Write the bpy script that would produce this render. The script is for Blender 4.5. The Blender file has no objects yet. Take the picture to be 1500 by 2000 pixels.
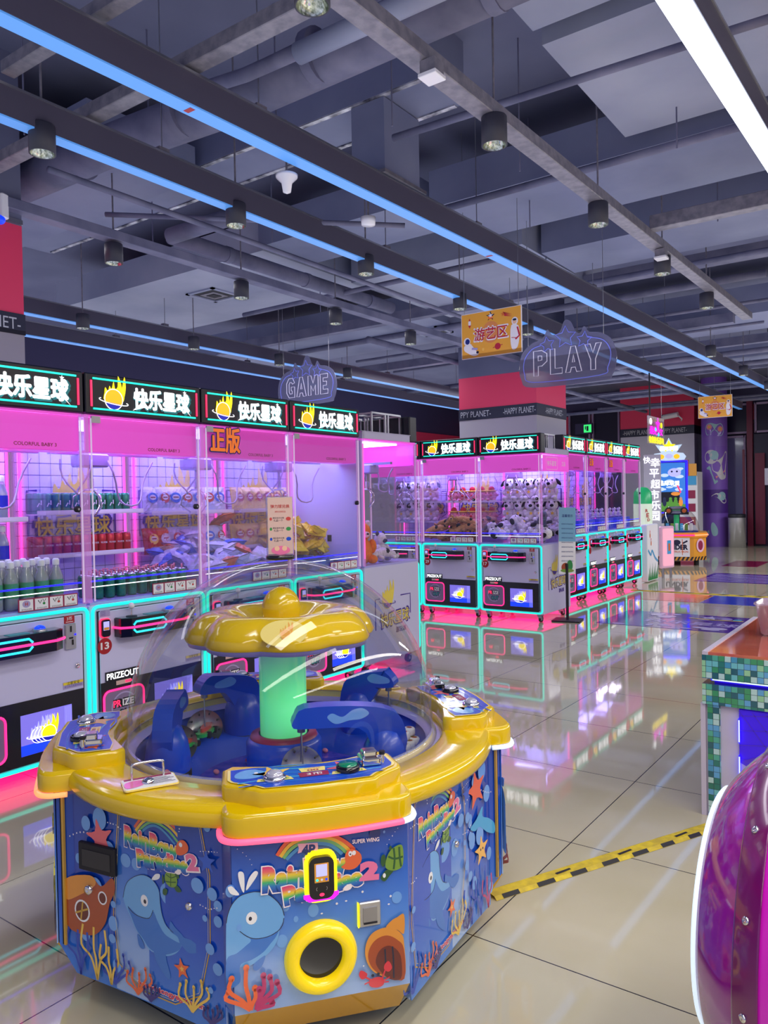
import bpy, math, random
from mathutils import Vector, Matrix
R = math.radians
sc = bpy.context.scene
col = sc.collection
random.seed(5)

# ------------------------------------------------------------------ camera
cam = bpy.data.cameras.new('camera')
cam.sensor_fit = 'HORIZONTAL'
cam.sensor_width = 36.0
cam.lens = 36.0 * 1509.7 / 1500.0
cam.clip_start = 0.05
cam.clip_end = 120
cam_o = bpy.data.objects.new('camera', cam)
col.objects.link(cam_o)
rx = Vector((0.81002507, 0.58610429, -0.01847014))
dn = Vector((-0.00557292, -0.02380194, -0.99970112))
fw = Vector((-0.58636876, 0.80988594, -0.01601386))
m = Matrix((rx, -dn, -fw)).transposed().to_4x4()
m.translation = Vector((0, 0, 1.35))
cam_o.matrix_world = m
sc.camera = cam_o

# ------------------------------------------------------------------ light and exposure
W = bpy.data.worlds.new('world')
sc.world = W
W.use_nodes = True
W.node_tree.nodes['Background'].inputs[0].default_value = (0.50, 0.52, 0.84, 1)
W.node_tree.nodes['Background'].inputs[1].default_value = .7
sc.view_settings.view_transform = 'Standard'
sc.view_settings.look = 'None'
sc.view_settings.exposure = 0.0
sc.view_settings.gamma = 1.0
sc.view_settings.use_curve_mapping = False
sc.cycles.transparent_max_bounces = 40
sc.cycles.max_bounces = 8
sc.cycles.sample_clamp_indirect = 4.0
sc.cycles.caustics_reflective = False
sc.cycles.caustics_refractive = False

def area(name, loc, sx, sy, power, colr):
    l = bpy.data.lights.new(name, 'AREA')
    l.shape = 'RECTANGLE'; l.size = sx; l.size_y = sy
    l.energy = power; l.color = colr
    o = bpy.data.objects.new(name, l); o.location = loc
    col.objects.link(o)
    return o
# strip-shaped lights without fixtures: assumed lamps around the camera, added fill over the aisles
area('strip_fill', (0.9, -0.4, 3.25), 0.25, 5.0, 70, (1, .94, .84))
area('strip_fill', (-.5, 1.1, 3.3), 0.3, 1.6, 34, (1, .94, .84))  # added above the scoop game to brighten its top faces
area('strip_fill', (2.2, 6.5, 3.3), 0.3, 10.0, 260, (1, .94, .84))
area('strip_fill', (0.6, 15.0, 3.3), 0.3, 9.0, 380, (.95, .95, 1))

area('strip_fill', (-5.4, 4.0, 3.3), 0.3, 8.0, 60, (.95, .93, 1))
area('strip_fill', (-6.5, 14.0, 3.3), 0.3, 9.0, 240, (.9, .92, 1))
area('strip_fill', (3.6, 1.5, 3.25), 0.3, 8.0, 150, (1, .94, .84))
# wide upward lights without fixtures, added to lift the dark ceiling services
for loc, sx, sy, pw in (((-9.0, 8, 2.5), 6.5, 20, 250), ((-3.2, 7, 2.5), 4.6, 19, 190), ((.8, 6, 2.5), 3.0, 18, 62)):
    u_ = area('ceiling_fill', loc, sx, sy, pw, (.78, .84, 1)); u_.rotation_euler = (math.pi, 0, 0)
# ------------------------------------------------------------------ materials
def lin(c):
    r = []
    for v in c[:3]:
        v = v / 255.0
        r.append(v / 12.92 if v <= 0.04045 else ((v + 0.055) / 1.055) ** 2.4)
    return (r[0], r[1], r[2], 1.0)
MATS = {}
def mat(name, c, rough=0.5, metal=0.0, emit=0.0, coat=0.0, spec=0.5, ecol=None):
    mt = bpy.data.materials.new(name); mt.use_nodes = True
    b = mt.node_tree.nodes['Principled BSDF']
    b.inputs['Base Color'].default_value = lin(c)
    b.inputs['Roughness'].default_value = rough
    b.inputs['Metallic'].default_value = metal
    b.inputs['Specular IOR Level'].default_value = spec
    b.inputs['Coat Weight'].default_value = coat
    b.inputs['Coat Roughness'].default_value = 0.05
    if emit:
        b.inputs['Emission Color'].default_value = lin(ecol or c)
        b.inputs['Emission Strength'].default_value = emit
    MATS[name] = mt
    return mt
def noise_mat(name, c1, c2, scale=8.0, rough=0.6, bump=0.0, metal=0.0, coat=0.0, detail=4.0, stretch=(1, 1, 1), rough2=None):
    mt = mat(name, c1, rough, metal, coat=coat)
    nt = mt.node_tree; N = nt.nodes; L = nt.links
    b = N['Principled BSDF']
    tc = N.new('ShaderNodeTexCoord'); mp = N.new('ShaderNodeMapping')
    mp.inputs['Scale'].default_value = stretch
    nz = N.new('ShaderNodeTexNoise'); nz.inputs['Scale'].default_value = scale; nz.inputs['Detail'].default_value = detail
    cr = N.new('ShaderNodeValToRGB')
    cr.color_ramp.elements[0].color = lin(c1); cr.color_ramp.elements[0].position = 0.35
    cr.color_ramp.elements[1].color = lin(c2); cr.color_ramp.elements[1].position = 0.65
    L.new(tc.outputs['Object'], mp.inputs['Vector']); L.new(mp.outputs[0], nz.inputs['Vector'])
    L.new(nz.outputs['Fac'], cr.inputs[0]); L.new(cr.outputs[0], b.inputs['Base Color'])
    if bump:
        bp = N.new('ShaderNodeBump'); bp.inputs['Strength'].default_value = bump; bp.inputs['Distance'].default_value = 0.01
        L.new(nz.outputs['Fac'], bp.inputs['Height']); L.new(bp.outputs[0], b.inputs['Normal'])
    return mt
def glass_mat(name, tint, gloss=0.08, rough=0.02, tcol=(1, 1, 1), veil=0.0, mul=.55):
    mt = bpy.data.materials.new(name); mt.use_nodes = True
    nt = mt.node_tree; N = nt.nodes; L = nt.links; N.clear()
    out = N.new('ShaderNodeOutputMaterial')
    tr = N.new('ShaderNodeBsdfTransparent'); tr.inputs[0].default_value = (*tcol, 1)
    gl = N.new('ShaderNodeBsdfGlossy'); gl.inputs['Roughness'].default_value = rough
    fr = N.new('ShaderNodeLayerWeight'); fr.inputs['Blend'].default_value = 0.35
    ma = N.new('ShaderNodeMath'); ma.operation = 'MULTIPLY_ADD'
    ma.inputs[1].default_value = mul; ma.inputs[2].default_value = gloss
    L.new(fr.outputs['Fresnel'], ma.inputs[0])
    mx = N.new('ShaderNodeMixShader')
    L.new(ma.outputs[0], mx.inputs[0])
    if veil:
        df = N.new('ShaderNodeBsdfDiffuse'); df.inputs[0].default_value = lin(tint)
        m2 = N.new('ShaderNodeMixShader'); m2.inputs[0].default_value = veil
        L.new(tr.outputs[0], m2.inputs[1]); L.new(df.outputs[0], m2.inputs[2]); L.new(m2.outputs[0], mx.inputs[1])
    else:
        L.new(tr.outputs[0], mx.inputs[1])
    L.new(gl.outputs[0], mx.inputs[2]); L.new(mx.outputs[0], out.inputs[0])
    MATS[name] = mt
    return mt
def glow_glass(name, c, fac, strength):
    # lit acrylic: transparent mixed with an emitting edge colour
    mt = bpy.data.materials.new(name); mt.use_nodes = True
    nt = mt.node_tree; N = nt.nodes; L = nt.links; N.clear()
    out = N.new('ShaderNodeOutputMaterial'); tr = N.new('ShaderNodeBsdfTransparent')
    em = N.new('ShaderNodeEmission'); em.inputs[0].default_value = lin(c); em.inputs[1].default_value = strength
    mx = N.new('ShaderNodeMixShader'); mx.inputs[0].default_value = fac
    L.new(tr.outputs[0], mx.inputs[1]); L.new(em.outputs[0], mx.inputs[2]); L.new(mx.outputs[0], out.inputs[0])
    MATS[name] = mt
    return mt

# floor: polished beige tiles on a 0.775 m grid, thin dark joints
def floor_mat():
    mt = mat('polished_tile', (198, 186, 166), 0.04, spec=0.75, coat=0.35)
    nt = mt.node_tree; N = nt.nodes; L = nt.links; b = N['Principled BSDF']
    geo = N.new('ShaderNodeNewGeometry'); sp = N.new('ShaderNodeSeparateXYZ'); L.new(geo.outputs['Position'], sp.inputs[0])
    def line(axis, off):
        a = N.new('ShaderNodeMath'); a.operation = 'ADD'; a.inputs[1].default_value = 100 * 0.775 - off
        L.new(sp.outputs[axis], a.inputs[0])
        d = N.new('ShaderNodeMath'); d.operation = 'MODULO'; d.inputs[1].default_value = 0.775; L.new(a.outputs[0], d.inputs[0])
        s = N.new('ShaderNodeMath'); s.operation = 'SUBTRACT'; s.inputs[1].default_value = 0.3875; L.new(d.outputs[0], s.inputs[0])
        ab = N.new('ShaderNodeMath'); ab.operation = 'ABSOLUTE'; L.new(s.outputs[0], ab.inputs[0])
        g = N.new('ShaderNodeMath'); g.operation = 'GREATER_THAN'; g.inputs[1].default_value = 0.3875 - 0.0022; L.new(ab.outputs[0], g.inputs[0])
        return g
    g1 = line('X', -1.184); g2 = line('Y', 2.062)
    mxm = N.new('ShaderNodeMath'); mxm.operation = 'MAXIMUM'; L.new(g1.outputs[0], mxm.inputs[0]); L.new(g2.outputs[0], mxm.inputs[1])
    nz = N.new('ShaderNodeTexNoise'); nz.inputs['Scale'].default_value = 1.6; nz.inputs['Detail'].default_value = 8
    L.new(geo.outputs['Position'], nz.inputs['Vector'])
    cr = N.new('ShaderNodeValToRGB'); e = cr.color_ramp.elements
    e[0].position = 0.3; e[0].color = lin((190, 182, 154)); e[1].position = 0.7; e[1].color = lin((204, 196, 170))
    L.new(nz.outputs['Fac'], cr.inputs[0])
    mx = N.new('ShaderNodeMix'); mx.data_type = 'RGBA'; mx.inputs[7].default_value = lin((52, 48, 48))
    L.new(mxm.outputs[0], mx.inputs[0]); L.new(cr.outputs[0], mx.inputs[6]); L.new(mx.outputs[2], b.inputs['Base Color'])
    n2 = N.new('ShaderNodeTexNoise'); n2.inputs['Scale'].default_value = 2.5; n2.inputs['Detail'].default_value = 2; L.new(geo.outputs['Position'], n2.inputs['Vector'])
    bp = N.new('ShaderNodeBump'); bp.inputs['Strength'].default_value = 0.008; bp.inputs['Distance'].default_value = 0.02
    L.new(n2.outputs['Fac'], bp.inputs['Height']); L.new(bp.outputs[0], b.inputs['Normal']); L.new(bp.outputs[0], b.inputs['Coat Normal'])
    return mt
floor_mat()

# mosaic tiles of the counter: random blue-green square tiles
def mosaic_mat():
    mt = mat('mosaic_tile', (90, 170, 160), 0.15, coat=0.5)
    nt = mt.node_tree; N = nt.nodes; L = nt.links; b = N['Principled BSDF']
    tc = N.new('ShaderNodeTexCoord'); mp = N.new('ShaderNodeVectorMath'); mp.operation = 'SCALE'; mp.inputs[3].default_value = 1 / 0.0245
    L.new(tc.outputs['Object'], mp.inputs[0])
    sh = N.new('ShaderNodeVectorMath'); sh.operation = 'ADD'; sh.inputs[1].default_value = (0.37, 0.37, 0.21); L.new(mp.outputs[0], sh.inputs[0])
    fl = N.new('ShaderNodeVectorMath'); fl.operation = 'FLOOR'; L.new(sh.outputs[0], fl.inputs[0])
    wn = N.new('ShaderNodeTexWhiteNoise'); L.new(fl.outputs[0], wn.inputs[0])
    cr = N.new('ShaderNodeValToRGB'); cr.color_ramp.interpolation = 'CONSTANT'
    cols = [(70, 150, 190), (40, 120, 110), (110, 190, 200), (60, 150, 100), (150, 205, 160), (95, 165, 215), (35, 95, 110), (180, 215, 215), (80, 170, 150)]
    e = cr.color_ramp.elements
    e[0].color = lin(cols[0]); e[1].position = 1 / 9; e[1].color = lin(cols[1])
    for i in range(2, 9):
        q = e.new(i / 9); q.color = lin(cols[i])
    L.new(wn.outputs['Value'], cr.inputs[0])
    fr = N.new('ShaderNodeVectorMath'); fr.operation = 'FRACTION'; L.new(sh.outputs[0], fr.inputs[0])
    sp = N.new('ShaderNodeSeparateXYZ'); L.new(fr.outputs[0], sp.inputs[0])
    prev = None
    for ax in 'XYZ':
        s = N.new('ShaderNodeMath'); s.operation = 'SUBTRACT'; s.inputs[1].default_value = .5; L.new(sp.outputs[ax], s.inputs[0])
        a = N.new('ShaderNodeMath'); a.operation = 'ABSOLUTE'; L.new(s.outputs[0], a.inputs[0])
        if prev is None: prev = a
        else:
            q = N.new('ShaderNodeMath'); q.operation = 'MAXIMUM'; L.new(prev.outputs[0], q.inputs[0]); L.new(a.outputs[0], q.inputs[1]); prev = q
    g = N.new('ShaderNodeMath'); g.operation = 'GREATER_THAN'; g.inputs[1].default_value = .465; L.new(prev.outputs[0], g.inputs[0])
    mx = N.new('ShaderNodeMix'); mx.data_type = 'RGBA'; mx.inputs[7].default_value = lin((45, 70, 80))
    L.new(g.outputs[0], mx.inputs[0]); L.new(cr.outputs[0], mx.inputs[6]); L.new(mx.outputs[2], b.inputs['Base Color'])
mosaic_mat()

# printed undersea gradient: deep blue above, pale blue below (height of the print, in metres)
def print_grad(name, stops, rough=0.12, coat=0.6, zmax=0.6):
    mt = mat(name, (60, 120, 220), rough, coat=coat)
    nt = mt.node_tree; N = nt.nodes; L = nt.links; b = N['Principled BSDF']
    tc = N.new('ShaderNodeTexCoord'); sp = N.new('ShaderNodeSeparateXYZ'); L.new(tc.outputs['Object'], sp.inputs[0])
    d = N.new('ShaderNodeMath'); d.operation = 'DIVIDE'; d.inputs[1].default_value = zmax; L.new(sp.outputs['Z'], d.inputs[0])
    cr = N.new('ShaderNodeValToRGB'); e = cr.color_ramp.elements
    e[0].position = stops[0][0]; e[0].color = lin(stops[0][1]); e[1].position = stops[-1][0]; e[1].color = lin(stops[-1][1])
    for p, c in stops[1:-1]:
        q = e.new(p); q.color = lin(c)
    L.new(d.outputs[0], cr.inputs[0]); L.new(cr.outputs[0], b.inputs['Base Color'])
    return mt
print_grad('sea_print', [(0.1, (168, 196, 240)), (0.36, (140, 176, 238)), (0.55, (84, 140, 228)), (0.74, (40, 104, 212)), (0.97, (16, 56, 160))])
print_grad('sea_print_deep', [(0.1, (60, 130, 225)), (0.5, (20, 80, 205)), (0.95, (22, 66, 170))])
# rainbow coloured letters: pink, yellow, green, blue from top to bottom of each letter
def rainbow_mat():
    mt = mat('rb', (240, 90, 150), 0.2, coat=.5)
    nt = mt.node_tree; N = nt.nodes; L = nt.links; b = N['Principled BSDF']
    uv = N.new('ShaderNodeUVMap'); uv.uv_map = 'UVMap'; sp = N.new('ShaderNodeSeparateXYZ'); L.new(uv.outputs[0], sp.inputs[0])
    cr = N.new('ShaderNodeValToRGB'); e = cr.color_ramp.elements
    e[0].position = 0; e[0].color = lin((30, 60, 170)); e[1].position = 1; e[1].color = lin((225, 40, 130))
    for p, c in [(0.25, (40, 120, 200)), (0.42, (60, 185, 110)), (0.6, (240, 215, 60)), (0.8, (240, 110, 110))]:
        q = e.new(p); q.color = lin(c)
    L.new(sp.outputs['Y'], cr.inputs[0]); L.new(cr.outputs[0], b.inputs['Base Color'])
rainbow_mat()

P = dict(rough=0.2, coat=0.5)
for n, c in dict(art_bub=(110, 165, 238), art_pale=(150, 180, 238), art_mid=(45, 105, 215), rb_red=(238, 105, 70), rb_yel=(246, 200, 70), rb_grn=(120, 195, 120), rb_blu=(70, 150, 215),
                 wh_light=(108, 172, 236), wh_mid=(52, 118, 210), white_p=(240, 242, 250), ink=(22, 26, 60), tur_d=(40, 90, 50), tur_l=(120, 160, 60), star_o=(238, 105, 60), star_y=(248, 190, 90),
                 star_b=(40, 90, 205), star_p=(238, 110, 120), gold=(205, 160, 60), gold_l=(246, 226, 150), white_o=(250, 240, 246), pinktxt=(238, 120, 170), fish=(236, 105, 60), red_t=(215, 60, 90),
                 cor_b=(30, 70, 190), cor_r=(238, 105, 60), cor_n=(50, 40, 130), cor_y=(240, 200, 90), cor_m=(190, 40, 110), navy=(30, 50, 130), pinkpl=(238, 190, 215),
                 shell_l=(228, 150, 60), shell_m=(170, 75, 40), shell_d=(105, 35, 30), crab=(225, 50, 70), cyan_p=(70, 170, 225)).items():
    mat(n, c, **P)
mat('yellow_gloss', (220, 184, 0), 0.16, coat=0.45)
mat('yellow_deep', (214, 158, 14), 0.18, coat=0.6)
mat('cream_yellow', (246, 226, 130), 0.2, coat=.3)
mat('blue_plastic', (22, 74, 200), 0.3, coat=0.15)
mat('blue_dark', (20, 50, 150), 0.25, coat=0.4)
noise_mat('water_print', (30, 50, 190), (110, 90, 215), 25, 0.06, bump=.3, coat=1.0)
mat('lavender', (170, 165, 235), 0.3, coat=.3)
mat('white_plastic', (232, 230, 238), 0.25, coat=0.3)
mat('cabinet_white', (200, 198, 232), 0.22, coat=0.25)
mat('panel_white', (204, 202, 240), 0.2, coat=0.3)
mat('wall_inner', (206, 206, 248), 0.45)
mat('grid_line', (70, 70, 120), 0.5)
mat('black_gloss', (14, 14, 30), 0.12, coat=0.4)
mat('black_matte', (20, 20, 32), 0.55)
mat('header_black', (16, 16, 34), 0.35)
mat('console_top', (50, 92, 100), 0.12, coat=.5)
mat('chrome', (225, 225, 230), 0.08, metal=1)
mat('steel', (170, 170, 178), 0.3, metal=0.9)
mat('brushed', (200, 200, 205), 0.35, metal=0.85)
mat('rubber', (18, 18, 22), 0.6)
mat('red_badge', (168, 24, 38), 0.4)
mat('maroon', (150, 34, 76), 0.4)
mat('sticker_white', (235, 235, 240), 0.5)
mat('sticker_yellow', (232, 208, 60), 0.5)
mat('bg_lilac', (168, 158, 205), 0.3)
mat('hatch_grey', (128, 112, 150), 0.3, coat=.3)
mat('cable_grey', (176, 160, 196), 0.4)
mat('yellow_text', (228, 206, 84), 0.4)
mat('teal_text', (40, 150, 160), 0.4)
mat('purple_text', (70, 40, 150), 0.4)
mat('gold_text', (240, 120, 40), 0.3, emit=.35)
# things that give off light
mat('neon_teal', (20, 226, 196), 0.3, emit=1.25)
mat('neon_pink', (255, 42, 130), 0.3, emit=1.5)
mat('neon_red', (255, 45, 95), 0.3, emit=1.2)
mat('neon_cyan', (40, 225, 240), 0.3, emit=1.2)
mat('neon_blue', (20, 14, 255), 0.3, emit=3.0)
mat('neon_white', (250, 255, 255), 0.3, emit=1.5)
mat('neon_yellow', (255, 235, 20), 0.3, emit=1.1)
mat('neon_magenta', (255, 20, 235), 0.3, emit=1.1)
mat('led_pink_soft', (255, 90, 130), 0.3, emit=1.1)
mat('led_white_soft', (215, 235, 250), 0.3, emit=0.75)
mat('led_orange_soft', (255, 160, 100), 0.3, emit=0.95)
mat('underglow', (255, 30, 140), 0.3, emit=1.7)
mat('pink_valance', (236, 80, 214), 0.3, emit=0.45)
mat('pink_tube', (255, 60, 160), 0.3, emit=2.6)
mat('cab_lamp', (176, 176, 255), 0.3, emit=9.0)
mat('text_lit', (255, 255, 255), 0.3, emit=1.3)
mat('logo_yellow', (255, 232, 10), 0.3, emit=0.95)
mat('logo_blue', (20, 30, 190), 0.3, emit=0.5)
mat('logo_orange', (255, 180, 20), 0.3, emit=0.9)
mat('screen_blue', (120, 110, 215), 0.2, emit=0.75)
mat('screen_dim', (96, 96, 150), 0.2, emit=0.45)
mat('screen_pale', (170, 170, 250), 0.2, emit=0.8)
mat('ring_glow', (250, 200, 10), 0.25, emit=0.22, coat=.4, ecol=(240, 255, 20))
mat('strip_lamp', (226, 240, 255), 0.3, emit=7.0)
mat('strip_blue', (84, 146, 220), 0.35, emit=0.5)  # unlit beam underside; a weak glow is added to its blue
mat('column_green', (110, 225, 160), 0.15, emit=0.35, coat=.5)
mat('exit_green', (60, 240, 120), 0.3, emit=1.0)
mat('button_green', (10, 120, 90), 0.1, emit=.15, coat=.6)
mat('button_blue', (20, 60, 240), 0.2, emit=.9)
mat('button_lime', (40, 230, 120), 0.2, emit=.9)
mat('button_clear', (190, 190, 210), 0.06, metal=.3, coat=.8)
mat('tube_off_blue', (120, 130, 235), 0.3, emit=.3)  # unlit sign tubes, blue and white, with a weak glow added for contrast
mat('tube_off_white', (216, 212, 236), 0.3, emit=.3)
# fabrics and packaging
for n, c in dict(plush_white=(232, 228, 236), plush_black=(28, 26, 38), plush_tan=(206, 150, 96), plush_pink=(240, 150, 170), plush_orange=(244, 140, 40), plush_yellow=(240, 200, 70),
                 plush_red=(210, 30, 50), plush_grey=(90, 88, 110)).items():
    noise_mat(n, c, tuple(int(v * .88) for v in c), 60, 0.9, bump=.4)
for n, c in dict(foil_yellow=(255, 226, 20), foil_white=(206, 206, 226), foil_blue=(50, 100, 214), foil_orange=(214, 96, 46), foil_lav=(190, 196, 232), foil_red=(196, 44, 50), foil_palegold=(250, 224, 110)).items():
    mat(n, c, 0.4, coat=0.3)
mat('can_green', (40, 130, 96), 0.25, metal=.4); mat('can_red', (190, 28, 46), 0.25, metal=.3); mat('drink_blue', (20, 40, 190), 0.1, coat=.5)
mat('drink_pale', (120, 150, 140), 0.1, coat=.5); mat('cap_white', (225, 235, 235), 0.4); mat('label_green', (60, 150, 90), .4); mat('pink_tab', (236, 130, 170), .4)
# building
noise_mat('ceiling_grey', (112, 116, 146), (98, 102, 132), 1.2, 0.8)
noise_mat('duct_grey', (128, 134, 166), (112, 118, 152), 1.5, 0.55)
noise_mat('duct_light', (160, 164, 188), (138, 144, 172), 1.2, 0.55)
noise_mat('pipe_grey', (118, 118, 146), (94, 96, 126), 5, 0.7, bump=.2)
mat('beam_dark', (74, 70, 90), 0.5)
noise_mat('galv', (138, 134, 146), (112, 110, 124), 20, 0.45, metal=.25)
mat('lamp_can', (44, 44, 60), 0.5)
noise_mat('reflector', (220, 225, 215), (110, 120, 105), 60, 0.12, metal=.9)
mat('pillar_red', (228, 58, 100), 0.5)
mat('pillar_white', (222, 218, 226), 0.55)
mat('band_black', (30, 32, 58), 0.5)
mat('band_text', (190, 190, 200), 0.5)
mat('wall_lilac', (190, 186, 206), 0.6)
mat('wall_dark', (62, 58, 96), 0.6)
mat('door_maroon', (98, 20, 48), 0.35)
mat('frame_lilac', (150, 130, 168), 0.4)
mat('door_black', (18, 14, 44), 0.3)
mat('column_purple', (124, 84, 190), 0.4, coat=.2)
mat('column_purple_light', (128, 92, 190), 0.4)
mat('column_purple_dark', (80, 44, 140), 0.4)
mat('sign_orange', (238, 168, 60), 0.35)
mat('sign_red', (190, 28, 60), 0.4)
mat('sign_white', (238, 232, 240), 0.4)
mat('sign_shade', (226, 140, 80), 0.4)
mat('tape_yellow', (222, 196, 40), 0.5); noise_mat('tape_yellow_worn', (222, 196, 40), (190, 165, 50), 30, 0.55)
mat('tape_black', (34, 32, 38), 0.5)
mat('mat_orange', (204, 104, 62), 0.12, coat=.3); mat('mat_blue', (40, 70, 205), 0.12, coat=.3); mat('mat_purple', (70, 32, 150), 0.12, coat=.3); mat('mat_plum', (130, 20, 70), 0.15, coat=.3)
mat('mat_figure', (168, 158, 215), 0.2); mat('mat_pale', (190, 185, 225), .2)
noise_mat('counter_top', (206, 92, 66), (222, 118, 84), 6, 0.07, coat=1.0, stretch=(1, 4, 1))
mat('counter_white', (200, 192, 214), 0.4)
mat('counter_purple', (60, 20, 220), 0.35, emit=.25)
mat('purple_pattern', (86, 50, 210), 0.35)
mat('magenta_gloss', (150, 14, 150), 0.1, coat=.6)
mat('violet_inner', (70, 24, 170), 0.3, coat=.4, emit=.05)
mat('magenta_light', (214, 26, 196), 0.3, coat=.3, emit=.12)
mat('magenta_dark', (112, 12, 100), 0.15, coat=.6)
mat('uc_yellow', (232, 160, 50), 0.35)
mat('uc_orange', (220, 110, 50), .4)
mat('poster_sky', (50, 130, 225), .3, emit=.45); mat('poster_cloud', (200, 225, 250), .3, emit=.5); mat('poster_green', (90, 160, 60), .3, emit=.3); mat('poster_orange', (240, 150, 60), .3, emit=.4); mat('poster_dark', (40, 50, 90), .3, emit=.1)
mat('column_bluegrey', (150, 190, 200), .4); mat('astro', (200, 196, 205), .4); mat('skin', (236, 190, 160), .5)
mat('standee_blue', (120, 176, 210), .4); mat('cream_card', (206, 176, 170), .4); mat('red_ink', (190, 60, 60), .5); mat('leaf_green', (40, 140, 70), .6)
mat('bottle_green', (40, 180, 110), .3, emit=.2); mat('bottle_white', (220, 240, 215), .3, emit=.3)
glass_mat('glass_clear', (200, 190, 240), 0.0, 0.02, mul=.4)
glass_mat('glass_side', (215, 190, 245), 0.0, 0.03, tcol=(.98, .96, 1), mul=.2)
glass_mat('dome_glass', (225, 230, 240), 0.01, 0.015, mul=.45)
glass_mat('acrylic_sign', (132, 132, 168), 0.02, 0.1, veil=0.66)
glass_mat('acrylic_clear', (225, 225, 245), 0.04, 0.05, veil=0.25)
glass_mat('plastic_tub', (220, 190, 215), 0.05, 0.2, veil=0.4)
glass_mat('bottle_clear', (200, 220, 215), 0.06, 0.08, veil=0.4)
glow_glass('acrylic_post', (226, 150, 238), 0.42, 0.62)
glow_glass('acrylic_edge', (240, 215, 255), 0.7, 0.75)
# ------------------------------------------------------------------ mesh builder
def catmull(pts, closed=True, k=5):
    n = len(pts); out = []
    for i in range(n if closed else n - 1):
        g = lambda j: pts[j % n] if closed else pts[min(max(j, 0), n - 1)]
        p0, p1, p2, p3 = g(i - 1), g(i), g(i + 1), g(i + 2)
        for s in range(k):
            t = s / k
            out.append(tuple(0.5 * (2 * b + (c - a) * t + (2 * a - 5 * b + 4 * c - d) * t * t + (3 * b - a - 3 * c + d) * t ** 3) for a, b, c, d in zip(p0, p1, p2, p3)))
    if not closed: out.append(tuple(pts[-1]))
    return out
def rrect(w, h, r, k=4, cx=0, cy=0):
    o = []
    for sx, sy, a0 in ((1, 1, 0), (-1, 1, 90), (-1, -1, 180), (1, -1, 270)):
        for i in range(k + 1):
            a = R(a0 + 90 * i / k)
            o.append((cx + sx * (w / 2 - r) + r * math.cos(a), cy + sy * (h / 2 - r) + r * math.sin(a)))
    return o
TEXT_CACHE = {}
def text_geo(s, bold=0.0, ext=0.0):
    key = (s, bold, ext)
    if key in TEXT_CACHE: return TEXT_CACHE[key]
    c = bpy.data.curves.new('lettering', 'FONT'); c.body = s; c.offset = bold; c.extrude = ext; c.resolution_u = 3
    o = bpy.data.objects.new('lettering', c); col.objects.link(o)
    me = bpy.data.meshes.new_from_object(o.evaluated_get(bpy.context.evaluated_depsgraph_get()))
    vs = [v.co.copy() for v in me.vertices]; fs = [tuple(p.vertices) for p in me.polygons]
    bpy.data.objects.remove(o); bpy.data.curves.remove(c); bpy.data.meshes.remove(me)
    TEXT_CACHE[key] = (vs, fs)
    return vs, fs
def frame_m(o, n):
    # matrix whose x runs to the right of someone facing the surface, y up, z out along the normal n
    n = Vector(n).normalized(); up = Vector((0, 0, 1))
    if abs(n.z) > 0.95: up = Vector((0, 1, 0))
    x = up.cross(n).normalized(); y = n.cross(x)
    mm = Matrix((x, y, n)).transposed().to_4x4(); mm.translation = Vector(o)
    return mm
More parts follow.
